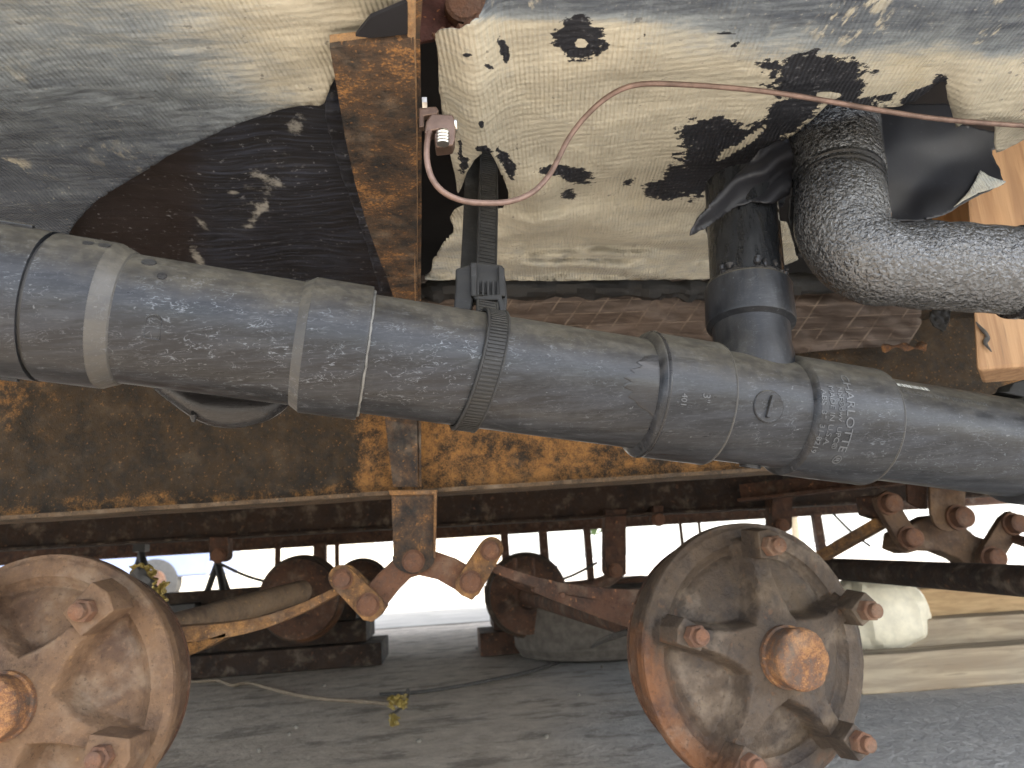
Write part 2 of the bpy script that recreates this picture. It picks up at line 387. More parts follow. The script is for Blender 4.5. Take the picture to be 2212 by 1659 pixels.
def inner_mat(sc=(14, 260, 60), k=1.0):
    m = N('black_film'); st = m.noise(1, 5, .6, m.coord(sc, rot=(0, 0, R(6)))); n2 = m.noise(170, 4, .6)
    c = m.mix(m.ramp(st, .4, .75), (.0075, .008, .011), (.008 + .026 * k, .009 + .032 * k, .014 + .050 * k))
    c = m.mix(m.attr('brown'), c, (.013, .008, .0075))
    sp = m.math('ADD', m.attr('smear'), m.math('MULTIPLY', m.math('SUBTRACT', m.noise(70, 7, .75), .5), 3.2))
    c = m.mix(m.ramp(sp, .30, 1.1, 0, .8), c, (.30, .30, .28))
    c = m.mix(m.ramp(n2, .62, .70, 0, .6 * k), c, (.20, .21, .23))
    nb = m.bump(st, .45 * k, .0012); nb = m.bump(m.noise(14, 3, .5), .25, .006, nb)
    return m.out(c, .55, nb)
M['film'] = inner_mat()
M['film_b'] = inner_mat((7, 7, 5), .12)
def lattice_mat():
    m = N('reinforced_wrap')
    n1 = m.noise(20, 7, .65); st = m.noise(1, 6, .6, m.coord((6, 60, 60)))
    c = m.mix(m.ramp(st, .35, .7), (.055, .040, .032), (.135, .105, .088))
    def lines(ax, sc, rz, wd):
        x = m.n('ShaderNodeTexWave', bands_direction=ax); x.inputs['Scale'].default_value = sc; x.inputs['Distortion'].default_value = .5
        x.inputs['Detail'].default_value = 2
        m.l(m.coord(rot=(0, 0, rz), src='UV'), x.inputs[0]); return m.ramp(x.outputs['Fac'], wd, 1.0)
    a = lines('X', 7.5, R(-35), .965); b = lines('Y', 12, R(2), .97)
    g = m.math('MULTIPLY', m.math('MAXIMUM', a, b), m.ramp(n1, .38, .6))
    c = m.mix(m.math('MULTIPLY', g, .8), c, (.24, .19, .15))
    nb = m.bump(g, .6, .002); nb = m.bump(st, .6, .006, nb)
    return m.out(c, .7, nb)
M['lattice'] = lattice_mat()
def sleeve_mat():
    m = N('textured_foam')
    v = m.noise(340, 3, .5, m.coord((1.0, 1, 1)), dist=.6); n2 = m.noise(150, 3, .5)
    c = m.mix(m.ramp(v, .42, .64), (.008, .0085, .0095), (.050, .053, .058))
    c = m.mix(m.ramp(m.noise(8, 5, .6), .45, .7, 0, .2), c, (.12, .12, .115))
    nb = m.bump(v, 1.0, .0026); nb = m.bump(n2, .5, .003, nb)
    return m.out(c, .20, nb, 0, 1.0)
M['foam'] = sleeve_mat()
def ground_mat():
    m = N('concrete_ground')
    n1 = m.noise(1.4, 8, .65); n2 = m.noise(14, 8, .72); st = m.noise(1, 8, .75, m.coord((5, 9, 1), rot=(0, 0, R(-8))), dist=.3); n3 = m.noise(130, 5, .7)
    c = m.mix(m.ramp(n2, .3, .7), (.44, .365, .285), (.66, .565, .46))
    sx = m.n('ShaderNodeSeparateXYZ'); m.l(m.tc.outputs['Object'], sx.inputs[0])
    c = m.mix(m.ramp(m.math('ADD', sx.outputs[0], m.math('MULTIPLY', n1, .5)), .35, .75), c, m.mix(m.ramp(n2, .3, .7), (.36, .35, .34), (.50, .485, .46)))
    c = m.mix(m.math('MULTIPLY', m.ramp(st, .50, .62, 0, .62), m.ramp(sx.outputs[0], 1.0, .4)), c, (.13, .105, .082))
    c = m.mix(m.ramp(n3, .57, .68, 0, .35), c, (.12, .105, .09))
    nb = m.bump(n3, .8, .004); nb = m.bump(m.noise(45, 5, .6), .8, .012, nb); nb = m.bump(n2, .5, .012, nb)
    return m.out(c, .9, nb)
M['ground'] = ground_mat()
M['slab'] = flat('outside_slab', (.42, .385, .33), .9, .15, 3)

# ---------------------------------------------------------------- ground
def plane(name, x0, x1, y0, y1, z, mat):
    nx, ny = 60, 60; vs = []; fs = []
    for j in range(ny + 1):
        for i in range(nx + 1):
            x = x0 + (x1 - x0) * i / nx; y = y0 + (y1 - y0) * j / ny; vs.append((x, y, z))
    for j in range(ny):
        for i in range(nx): a = j * (nx + 1) + i; fs.append((a, a + 1, a + nx + 2, a + nx + 1))
    return mesh(name, vs, fs, mat)
tag(plane('ground', -120, 120, -60, 160, 0, M['ground']), kind='structure')
tag(plane('pavement', -60, 60, 4.85, 30, .004, M['slab']), kind='structure')
tag(plane('path', -12, 12, -9, -.35, .004, M['slab']), kind='structure')

# ---------------------------------------------------------------- home body (dark void above tears) and far edge
hb = MB(); hb.box((.1, 2.5, 2.2), (7.6, 4.5, 2.7))
home = thing('mobile_home', (0, 2.5, .82), 'dark underside of the raised home showing through the tears in its belly wrap', 'home')
hb.build('floor', flat('floor_film', (.012, .011, .012), .7), home)
b = MB()
b.bar(P(-500, 1150, 4.55), P(2700, 1030, 4.55), .04, .05)
x0 = P(-500, 1150, 4.55); x1 = P(2700, 1030, 4.55)
b = MB(); b.box((.1, 4.62, .67), (7.6, .04, .30)); b.box((.1, 4.58, .525), (7.6, .05, .016))
rb = b.build('rim_board', M['rust_far'], home)
# ---------------------------------------------------------------- main chassis beam (near) and second beam
def beam_z(px, py, Y): return P(px, py, Y).z
BY = 1.15
zb = (P(300, 1103, BY).z + P(1300, 1041, BY).z) / 2 + 0.0
def ibeam(name, Y, z0, h, xa, xb, mat, label, dz=0.0, fl=.075):
    t = thing(name, (0, Y, z0), label, 'steel beam')
    n = 60
    def strip(pr):
        vs = []; fs = []
        for i in range(n + 1):
            x = xa + (xb - xa) * i / n; zz = z0 + dz * x
            e = .0010 * fbm(x * 14, Y * 3, 0, 4)
            for (yy, q) in pr: vs.append((x, yy + e, zz + q + e))
        k = len(pr)
        for i in range(n):
            for j in range(k): a = i * k + j; c = i * k + (j + 1) % k; fs.append((a, c, c + k, a + k))
        fs.append(tuple(range(k))); fs.append(tuple(n * k + q for q in range(k - 1, -1, -1)))
        return vs, fs
    MB().add(*strip([(Y - .003, .006), (Y + .003, .006), (Y + .003, h - .006), (Y - .003, h - .006)])).build('web', mat, t)
    MB().add(*strip([(Y - fl / 2, 0), (Y + fl / 2, 0), (Y + fl / 2, .006), (Y - fl / 2, .006)])).build('bottom_flange', M['rust_flange'] if Y < 2 else mat, t)
    MB().add(*strip([(Y - fl / 2, h - .006), (Y + fl / 2, h - .006), (Y + fl / 2, h), (Y - fl / 2, h)])).build('top_flange', mat, t)
    return t
# flange front lip must hit the photographed line: the lip stands fl/2 in front of the web
pa = P(100, 1117, BY - .037); pb = P(1400, 1034, BY - .037)
slope = (pb.z - pa.z) / (pb.x - pa.x); z_b = pa.z - slope * pa.x
print('near beam z at x=0', z_b, 'slope', slope)
ibeam('chassis_beam', BY, z_b, .25, -2.2, 2.6, M['rust_beam'], 'long rust-speckled steel I-beam running behind the black drain pipe above the drums', slope)
Y2 = 2.15
pa = P(100, 1184, Y2 - .037); pb = P(1400, 1112, Y2 - .037); s2 = (pb.z - pa.z) / (pb.x - pa.x); z2 = pa.z - s2 * pa.x
print('far beam z', z2, s2)
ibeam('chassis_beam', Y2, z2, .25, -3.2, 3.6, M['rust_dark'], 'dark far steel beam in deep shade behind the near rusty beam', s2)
# oblique rail at right
b = MB(); b.bar(P(1600, 1081, 2.05), P(2260, 1008, 1.6), .06, .008); b.bar(P(1600, 1066, 2.07), P(2260, 992, 1.62), .006, .05)
tag(b.build('steel_rail', M['rust_far']), 'thin oblique steel rail rising to the right just under the black pipe', 'steel rail')

# ---------------------------------------------------------------- outrigger
ZO = P(800, 80, .43).z
t = thing('outrigger', P(905, 1052, 1.14), 'tapered rusty steel outrigger bracket reaching toward the viewer left of the copper wire', 'steel bracket')
L = [(712, 92), (722, 150), (733, 215), (745, 285), (765, 380), (790, 470), (815, 540), (838, 600), (852, 645)]
Rr = [(893, 70), (895, 140), (897, 215), (899, 285), (900, 380), (901, 470), (901, 540), (901, 600), (902, 645)]
Ys = [.43 + (.93 - .43) * (k / 8) ** 1.0 for k in range(9)]
def flz(px, py):
    p = G(px, py, ZO); return p
vs = []; fs = []
nseg = 9
for (l, r) in zip(L, Rr):
    a = flz(*l); c = flz(*r)
    for k in range(nseg + 1):
        q = a.lerp(c, k / nseg); q.z += .0007 * fbm(q.x * 40, q.y * 40); vs.append(q)
# continues down to the beam web
a = P(832, 905, 1.105); c = P(902, 918, 1.105)
for k in range(nseg + 1): vs.append(a.lerp(c, k / nseg))
a = P(850, 1052, 1.112); c = P(903, 1052, 1.112)
for k in range(nseg + 1): vs.append(a.lerp(c, k / nseg))
for j in range(len(L) + 1):
    for k in range(nseg): q = j * (nseg + 1) + k; fs.append((q, q + 1, q + nseg + 2, q + nseg + 1))
o = MB().add(vs, fs).build('flange', M['rust_out'], t, solid=.004)
# web: upright plate along the right edge of the flange
vs = []; fs = []
Re = Rr + []
edge = [flz(x + 1.0, y) for x, y in Rr] + [P(904, 918, 1.105), P(905, 1052, 1.112)]
near = flz(903, -60)
edge = [near + Vector((0, 0, 0.0))] + edge
top = [Vector((e.x, e.y, .81)) for e in edge]
n = len(edge)
MB().add(edge + top, [(i, i + 1, n + i + 1, n + i) for i in range(n - 1)]).build('web_plate', M['rust_out'], t, solid=.004)
# rolled lip along the flange's right edge and near-end return lip, highlights painted in
lip = MB(); lp = [flz(x - 5, y) - Vector((0, 0, .0010)) for x, y in [(893, -60), (893, 0)] + Rr]; lip.tube(lp, [.0030] * len(lp), 8)
lip.build('rolled_edge', M['rust_highlight'], t, True)
e = MB(); A = flz(712, 92); Bp = flz(893, 70); e.add([A, Bp, Bp + Vector((0, 0, .006)), A + Vector((0, 0, .006))], [(0, 1, 2, 3)])
e.build('end_edge', M['rust_highlight'], t, solid=.003)
# black plate that paints the shade in the boxed recess at the near end
b = MB(); b.add([flz(768, 70), flz(800, 30), flz(885, -6), flz(880, 66), flz(800, 74)], [(0, 1, 2, 3, 4)])
tag(b.build('recess_shade', flat('shade_black', (.006, .006, .009), .95), solid=.003), 'black plate painting the shaded recess above the near end of the rusty outrigger', 'painted shade')
# rusty plate and bolt at the top
t = thing('top_bracket', P(970, 40, .47), 'rusted bracket plate with a big bolt at the top edge above the cream wrap', 'bracket')
b = MB(); q = [(906, -40), (1060, -40), (1048, 28), (1022, 44), (1000, 66), (952, 66), (938, 84), (906, 90)]
b.prism(q, .485, .004); b.build('plate', rust('rust_deep', .05, dark=(.06, .022, .016), mid=(.12, .05, .04), hot=(.3, .12, .05), scale=2), t, bevel=.001)
b = MB(); c = P(1000, 14, .475); b.lathe(c, (0.05, -1, -.25), [(-.006, .0135), (.004, .0135), (.006, .011), (.0068, .004)], 20); b.build('bolt', M['rust_bolt'], t, True)
b = MB(); pts = catmull([P(938, 84, .478), P(960, 70, .475), P(985, 68, .474), P(1010, 58, .473), P(1036, 34, .474), P(1046, 0, .476)], 5)
b.tube(pts, [.0035 + .0012 * math.sin(i * 1.7) for i in range(len(pts))], 8, jit=.6); b.build('rust_scale', M['rust_bolt'], t, True)

# ---------------------------------------------------------------- belly wraps
ZB = .715
def on_surface(px, py, zf):
    d = ray(px, py); z = ZB
    for _ in range(6):
        if d.z < .02: break
        tt = (z - CAM.z) / d.z; p = CAM + d * tt; z = zf(p.x, p.y, px, py)
    tt = (z - CAM.z) / d.z; return CAM + d * tt
def zleft(x, y, px, py):
    w = .006 * fbm(x * 5, y * 14, 1) + .0016 * math.sin(y * 95 + 8 * fbm(x * 4, y * 7, 2) + x * 22) * sstep(.45, .8, y) + .0012 * fbm(x * 30, y * 60, 3)
    return ZB + w
def zright(x, y, px, py):
    w = .005 * fbm(x * 6, y * 8, 11) + .0010 * fbm(x * 30, y * 45, 13)
    k = sstep(400, 480, py) * (1 - sstep(1500, 1700, px) * .7)
    w += k * (.0050 * math.sin(y * 62 + 3 * fbm(x * 4, y * 4, 5) + 1.5 * math.sin(x * 9)) + .0011 * math.sin(y * 140 + 4 * fbm(x * 6, y * 5, 6)))
    w += .0014 * math.sin(y * 70 + 3 * fbm(x * 4, y * 4, 8)) * sstep(150, 380, py)
    # pleat beside the outrigger: sheet hangs as a pillar fold between 945 and 1090
    f = math.exp(-((px - 1025 - (py - 200) * .05) / 48.0) ** 2) * (1 - sstep(330, 440, py))
    w += -.016 * f
    w += -.010 * math.exp(-((px - 1120 - (py - 330) * .35) / 60.0) ** 2) * sstep(250, 380, py) * (1 - sstep(430, 560, py))
    w += -.012 * sstep(1990, 2110, px) * sstep(90, 260, py) + .006 * math.exp(-((px - 2040) / 25.0) ** 2) * sstep(120, 250, py)
    return ZB + w
def fL(px, py): return on_surface(px, py, zleft)
def fR(px, py): return on_surface(px, py, zright)
def blob(x, y, cx, cy, rx, ry, rot=0):
    c = math.cos(R(rot)); s = math.sin(R(rot)); dx = x - cx; dy = y - cy
    u = (dx * c + dy * s) / rx; v = (-dx * s + dy * c) / ry
    return 1.0 - math.sqrt(u * u + v * v)
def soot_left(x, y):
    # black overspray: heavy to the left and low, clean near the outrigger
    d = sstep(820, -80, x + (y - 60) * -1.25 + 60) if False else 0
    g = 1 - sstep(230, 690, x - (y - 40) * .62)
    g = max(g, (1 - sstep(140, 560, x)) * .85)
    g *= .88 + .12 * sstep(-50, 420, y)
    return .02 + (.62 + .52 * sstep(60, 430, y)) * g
LEFT = [(-500, -160), (905, -160), (905, 130), (800, 130), (742, 150), (722, 172), (712, 190), (700, 222), (690, 229), (668, 226), (640, 228), (600, 238), (560, 250), (520, 264), (480, 280), (440, 300),
        (400, 318), (360, 338), (330, 358), (300, 376), (270, 394), (240, 412), (210, 432), (185, 455), (165, 478), (150, 500), (140, 560), (-500, 560)]
belly_l = sheet('belly_wrap', LEFT, fL, M['belly'], sp=7, attrs={'soot_shade': soot_left, 'peel': lambda x, y: -.9}, roughen=1.5)
tag(belly_l, 'grey and cream belly wrap left of the outrigger, sooty and cut along a long curve', 'belly wrap')

def peel_right(x, y):
    v = -1.2
    B = [(1253, 88, 62, 46, 0), (1253, 78, 52, 58, 0), (1768, 156, 125, 46, 4), (1740, 185, 90, 36, 0), (1810, 190, 60, 44, 0), (1550, 295, 92, 46, 4), (1625, 315, 140, 44, -38), (1700, 255, 110, 34, -32), (1535, 355, 85, 72, 0),
         (1495, 385, 70, 48, 0), (1440, 408, 55, 26, 0), (1250, 380, 44, 20, 10), (1195, 366, 48, 13, -10), (1228, 418, 20, 15, 0), (1358, 392, 24, 8, -25), (1093, 345, 40, 16, 48), (1100, 370, 22, 12, 60),
         (1088, 105, 12, 30, -20), (1053, 142, 16, 6, 25), (1010, 118, 11, 5, 0), (1040, 268, 6, 12, 0), (1047, 322, 26, 9, 20), (994, 322, 6, 26, 0), (1003, 358, 12, 24, 20), (1475, 70, 0.1, 0.1, 0), (1590, 95, 22, 5, -30), (1565, 70, 40, 4, 0),
         (1390, 75, 6, 5, 0), (1910, 210, 40, 12, -8), (1990, 200, 60, 13, -24), (2030, 175, 18, 22, 0), (1700, 240, 40, 70, 35), (1850, 225, 50, 22, 0)]
    for q in B:
        if q[2] > 1: v = max(v, min(1.6, blob(x, y, *q) * (1.45 if q[2] > 50 else 1.0) + .30))
    # islands of cream left inside
    for q in [(1255, 93, 15, 10, 0), (1655, 345, 40, 9, -42), (1620, 300, 50, 6, -38), (1790, 205, 30, 8, 0), (1570, 330, 30, 6, -35)]:
        k = blob(x, y, *q)
        if k > 0: v = min(v, .6 - 3.5 * k)
    return v
def soot_shade_right(x, y):
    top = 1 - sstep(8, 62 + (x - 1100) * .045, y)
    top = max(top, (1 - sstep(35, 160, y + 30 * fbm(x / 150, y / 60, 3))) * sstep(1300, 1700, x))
    low = sstep(425, 590, y) * .17  # darker low strip: shade of the lower folds put into the colour
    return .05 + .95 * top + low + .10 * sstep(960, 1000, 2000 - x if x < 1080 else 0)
RIGHT = [(1058, -160), (1050, 5), (1036, 34), (1012, 52), (990, 64), (975, 60), (950, 64), (940, 70), (946, 120), (948, 180), (955, 239), (964, 285), (972, 325), (981, 370), (989, 418), (998, 402), (1010, 370),
         (1025, 345), (1040, 330), (1051, 320), (1062, 333), (1075, 358), (1088, 385), (1098, 412), (1100, 436), (1080, 450), (1040, 452), (1010, 440), (998, 446), (982, 452), (972, 470), (984, 500), (965, 512), (950, 540), (935, 560),
         (932, 585), (905, 604), (1200, 606), (1500, 603), (1640, 598), (1725, 560), (1700, 480), (1640, 470), (1535, 520), (1520, 490), (1500, 500), (1490, 508), (1505, 470), (1545, 430), (1580, 400), (1600, 372),
         (1640, 335), (1690, 305), (1730, 280), (1765, 248), (1785, 226), (1815, 212), (1860, 226), (1900, 232), (1945, 228), (1975, 218), (2000, 200), (2025, 180), (2042, 172), (2044, 190), (2048, 215), (2056, 240), (2062, 262),
         (2068, 279), (2078, 266), (2100, 259), (2140, 262), (2150, 275), (2146, 310), (2152, 330), (2180, 318), (2212, 300), (2300, 290), (2650, 250), (2650, -160)]
belly_r = sheet('belly_wrap', RIGHT, fR, M['belly'], sp=6.5, attrs={'soot_shade': soot_shade_right, 'peel': peel_right}, roughen=1.6, seed=3)
tag(belly_r, 'cream woven belly wrap with peeled black patches, right of the outrigger and above the tee', 'belly wrap')

# inner black film seen through the long cut
def smear(x, y):
    v = -1
    for q in [(572, 385, 16, 44, -62), (600, 395, 20, 12, 30), (560, 455, 14, 40, 35), (540, 485, 30, 10, -35), (575, 440, 8, 26, 0), (505, 415, 20, 8, 0), (565, 415, 60, 60, 0), (435, 480, 10, 30, -45), (600, 350, 60, 25, 20), (640, 270, 26, 30, 0), (430, 560, 14, 44, -30)]:
        v = max(v, blob(x, y, *q) * (1.3 if q[2] < 50 else .35) + .02)
    return v
def zinner(x, y, px, py): return ZB + .022 + .010 * fbm(x * 6, y * 5, 21) + .0012 * fbm(x * 12, y * 60, 7)
INNER = [(60, 380), (300, 250), (560, 180), (905, 110), (905, 760), (0, 720), (0, 480)]
inn = sheet('plastic_film', INNER, lambda x, y: on_surface(x, y, zinner), M['film'], sp=9, attrs={'smear': smear, 'brown': lambda x, y: (1 - sstep(380, 470, x)) * .9})
tag(inn, 'black plastic film with pale smears behind the long curved cut left of the outrigger', 'plastic film')
# crumpled flap edge beside the outrigger
vs = []; fs = []
eL = [(722, 172), (716, 250), (736, 330), (760, 400), (790, 480), (815, 560), (838, 640)]
eR = [(745, 160), (745, 250), (762, 330), (785, 400), (815, 480), (842, 560), (870, 640)]
FL = eL + eR[::-1]
def fcr(x, y):
    p = on_surface(x, y, lambda X, Y, a, b_: ZB + .004 + .006 * fbm(X * 25, Y * 25, 4)); return p
sh = sheet('wrap_flap', [(x - 14, y) for x, y in eL] + eR[::-1], fcr, M['film'], sp=6, attrs={'smear': lambda x, y: -.6, 'brown': lambda x, y: 0}, roughen=3)
tag(sh, 'crumpled narrow black flap of wrap hugging the left edge of the outrigger', 'torn flap')

# rear reinforced wrap between cream sheet and beam
def zrear(px, py):
    t_ = sstep(640, 770, py); Y = 1.02 + .10 * t_ + .012 * fbm(px / 60, py / 18, 9)
    return P(px, py, Y)
rear = sheet('reinforced_wrap', [(870, 596), (1700, 590), (1990, 600), (1990, 700), (1960, 748), (1840, 752), (1700, 765), (1400, 800), (870, 760)], zrear, M['lattice'], sp=9)
tag(rear, 'brown grid-reinforced wrap strip low behind the riser pipe and strap buckle', 'belly wrap')
b = MB(); pts = catmull([P(880, 634, .98), P(960, 626, .965), P(1100, 622, .955), (P(1300, 622, .955)), P(1450, 624, .955), P(1560, 628, .965), P(1760, 615, .98), P(1990, 610, 1.0)], 10)
b.tube(pts, [.0135 + .0015 * math.sin(i * .9) for i in range(len(pts))], 16, jit=.5)
tag(b.build('rolled_hem', M['rubber'], None, True), 'black rolled hem of wrap running level behind the strap buckle', 'rolled hem')
# rags round the riser mouth
def rag(poly, Yf, mat, label, name='torn_flap', **kw):
    o = sheet(name, poly, Yf, mat, sp=5, attrs={'smear': lambda x, y: -4.0, 'brown': lambda x, y: 0, 'soot_shade': lambda x, y: .3, 'peel': lambda x, y: -.9}, roughen=kw.get('r', 3))
    return tag(o, label, 'torn flap')
rag([(1486, 512), (1520, 496), (1556, 470), (1590, 446), (1625, 436), (1670, 440), (1705, 420), (1716, 340), (1700, 290), (1640, 325), (1590, 378), (1540, 432), (1502, 480)], lambda x, y: P(x, y, .555 + .0001 * (x - 1500) + .006 * math.sin((x + 1.6 * y) / 19 + 2 * fbm(x / 90, y / 90, 1, 2))), M['film_b'], 'ragged black strip of wrap hanging at the top left of the riser pipe')
rag([(1600, 372), (1790, 226), (1700, 420), (1690, 450), (1640, 440), (1600, 425)], lambda x, y: P(x, y, .70 + .02 * fbm(x / 60, y / 60, 1, 2)), M['film_b'], 'deep black folds of film between the riser and the foam elbow')
rag([(1706, 425), (1722, 418), (1730, 432), (1744, 460), (1730, 480), (1728, 520), (1736, 560), (1720, 552), (1712, 500), (1704, 470)], lambda x, y: P(x, y, .575 + .0004 * (x - 1700) + .004 * fbm(x / 15, y / 15)), M['rubber'], 'small grey curl of wrap left of the foam elbow', r=1.5)
# big black folded flap right of the foam pipe, cream corner folded back
def fbig(x, y): return P(x, y, .62 + .00015 * (x - 1900) + .007 * math.sin((x * .6 + y * 1.1) / 42 + 1.5 * fbm(x / 160, y / 160, 2, 2)) - .00012 * (y - 300))
rag([(1880, 225), (2060, 225), (2068, 268), (2150, 285), (2150, 322), (2140, 330), (2158, 362), (2168, 398), (2120, 420), (2080, 440), (2040, 466), (1985, 478), (1900, 476), (1880, 400)], fbig, M['film_b'], 'large black flap of film hanging right of the foam-covered pipe', r=2)
o = sheet('folded_corner', [(2112, 372), (2130, 385), (2150, 392), (2168, 397), (2150, 408), (2110, 420), (2075, 438), (2040, 462), (2030, 468), (2060, 446), (2085, 420), (2100, 396)], lambda x, y: fbig(x, y) - Vector((0, .004, 0)), M['belly'], sp=4, attrs={'soot_shade': lambda x, y: .3, 'peel': lambda x, y: -.9})
tag(o, 'cream corner of wrap folded back on the black flap beside the wooden post', 'torn flap')
rag([(2008, 670), (2054, 670), (2050, 692), (2044, 706), (2042, 722), (2030, 712), (2014, 702), (2008, 690)], lambda x, y: P(x, y, .60 + .003 * fbm(x / 12, y / 12)), M['rubber'], 'little black scrap of wrap dangling under the foam pipe', r=1.5)

# ---------------------------------------------------------------- the long drain pipe
A = P(240, 683, .497); Bq = P(2050, 948, .607); AX = (Bq - A).normalized()
def s_of(px, py):
    d = ray(px, py).normalized(); w0 = A - CAM; b_ = AX.dot(d); dd = AX.dot(w0); e = d.dot(w0)
    return (b_ * e - dd) / (1 - b_ * b_)
r0 = .0438
drain = thing('drain_pipe', A, 'long dusty black plastic drain pipe with glued fittings sloping across the picture', 'drain pipe')
S = {k: s_of(*v) for k, v in dict(seam=(112, 662), red=(282, 690), ca=(646, 748), cb=(787, 770), h1=(1378, 868), h1e=(1522, 885), h2=(1690, 900), h2e=(1862, 922), end=(2180, 958)).items()}
print('S', {k: round(v, 3) for k, v in S.items()})
def ringseg(name, prof, mat=M['abs'], parent=drain, seg=96): return MB().lathe(A, AX, prof, seg).build(name, mat, parent, True)
fine = []
# pipe runs
def run(a, b_, r): return [(a + (b_ - a) * i / 24, r) for i in range(25)]
ringseg('pipe', run(S['cb'] - .01, S['h1'] + .01, r0 - .0003))
ringseg('pipe', run(S['h2e'] - .01, S['end'] + .25, r0))
ringseg('reducer', run(S['seam'] + .0012, S['red'] - .0125, .0496))
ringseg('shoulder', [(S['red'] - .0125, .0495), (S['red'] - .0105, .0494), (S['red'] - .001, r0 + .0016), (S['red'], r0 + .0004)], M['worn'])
ringseg('pipe', run(S['red'] - .001, S['ca'] + .003, r0 + .0005))
cap = ringseg('end_fitting', run(S['seam'] - .40, S['seam'] - .0016, .0500))
ringseg('seam_gap', run(S['seam'] - .003, S['seam'] + .003, .0470), M['black_steel'])
u = Vector((0, 0, 1)); u = (u - AX * u.dot(AX)).normalized(); vv = AX.cross(u)     # vv points away from / toward viewer
if vv.y > 0: vv = -vv
def on_pipe(s, ang, r): return A + AX * s + (u * math.cos(ang) + vv * math.sin(ang)) * r
for ang in (28, 62, 112, 150, 195):
    b = MB(); s0 = S['seam'] - .40; s1 = S['seam'] - (.013 if ang != 62 else .022)
    b.bar(on_pipe(s0, R(ang), .0505), on_pipe(s1, R(ang), .0505), .0045, .0032, up=on_pipe(0, R(ang), 1) - A)
    b.build('grip_rib', M['abs'], cap, bevel=.0008)
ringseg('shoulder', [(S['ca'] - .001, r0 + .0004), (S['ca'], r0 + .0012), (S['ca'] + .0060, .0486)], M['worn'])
cp = ringseg('coupling', [(S['ca'] + .0058, .0486)] + run(S['ca'] + .006, S['cb'] - .0008, .0488) + [(S['cb'], .0485), (S['cb'] + .0002, r0)])
b = MB(); n = 40
for k in range(n):
    pass
pts = [on_pipe(S['cb'] + .0006 + .0006 * fbm(k * .6, 2), 2 * math.pi * k / 64, r0 + .0014) for k in range(65)]
b.tube(pts, [.0013 + .0007 * fbm(k * .9, 5) for k in range(65)], 6); b.build('glue_bead', M['edge'], cp, True)
def hub(name, a, b_, r, par=drain):
    return ringseg(name, [(a - .003, r0), (a - .0015, r - .003), (a, r - .0008)] + run(a + .0012, b_ - .0012, r) + [(b_, r - .0008), (b_ + .001, r - .0035)], M['abs'], par)
def lip(s_, r_, par, rr=.0009): return MB().tube([on_pipe(s_, 2 * math.pi * k / 72, r_) for k in range(73)], rr, 6).build('rim_edge', M['worn'], par, True)
tee = ringseg('tee_fitting', run(S['h1e'] - .003, S['h2'] + .003, .0447))
hub('hub', S['h1'], S['h1e'], .0496, tee); h2 = hub('hub', S['h2'], S['h2e'], .0498, tee)
lip(S['h1e'], .0490, tee); lip(S['h2e'], .0492, tee)
b = MB(); pts = [on_pipe(S['h1'] + .0035, 2 * math.pi * k / 64, .0495) for k in range(65)]; b.tube(pts, .0012, 6); b.build('collar_ridge', M['abs_gloss'], tee, True)
# wet glue smear in front of the hub
vs = []; fs = []
for i in range(22):
    for k in range(22):
        t_ = i / 21; ang = R(64 + 62 * k / 21); wdt = .034 * math.sin(math.pi * (k + .6) / 22.2) ** .6 * (.80 + .35 * fbm(k * .16, 1.3, 2) + .10 * math.sin(k * 2.1))
        s = S['h1'] - .001 - wdt * t_; vs.append(on_pipe(s, ang, r0 + .0005 * math.sin(math.pi * min(1, max(0, t_))) ** .5 + .00012 * fbm(i, k)))
for i in range(21):
    for k in range(21): q = i * 22 + k; fs.append((q, q + 1, q + 23, q + 22))
MB().add(vs, fs).build('glue_smear', M['abs_gloss'], tee, True)
# moulded marks on the tee
def disc(name, px, py, r, h, mat=M['abs'], par=tee, R0=.0447):
    d = ray(px, py).normalized(); s = s_of(px, py)
    # point where sight line meets the pipe surface
    o = CAM - A; a_ = d - AX * d.dot(AX); c_ = o - AX * o.dot(AX)
    qa = a_.dot(a_); qb = 2 * a_.dot(c_); qc = c_.dot(c_) - R0 * R0; dis = max(0, qb * qb - 4 * qa * qc); t_ = (-qb - math.sqrt(dis)) / (2 * qa)
    p = CAM + d * t_; ax = (p - A) - AX * (p - A).dot(AX); nn = ax.normalized()
    return p, nn
p, nn = disc('', 1660, 878, 0, 0)
MB().lathe(p - nn * .0025, nn, [(0, .0125), (.0030, .0125), (.0036, .0118)], 32).build('boss', M['abs'], tee, True)
tang = AX.cross(nn).normalized()
MB().bar(p + nn * .0018 + tang * .0085 - AX * .0012, p + nn * .0018 - tang * .0085 + AX * .0018, .0028, .0035, up=nn).build('boss_bar', M['abs'], tee, bevel=.0005)
p, nn = disc('', 1578, 868, 0, 0)
MB().lathe(p - nn * .002, nn, [(0, .0065), (.0026, .0065), (.003, .006)], 24).build('boss', M['abs'], tee, True)
p, nn = disc('', 1620, 1008, 0, 0)
MB().lathe(p - nn * .002, nn, [(0, .0085), (.0026, .0085), (.003, .008)], 24).build('boss', M['abs'], tee, True)
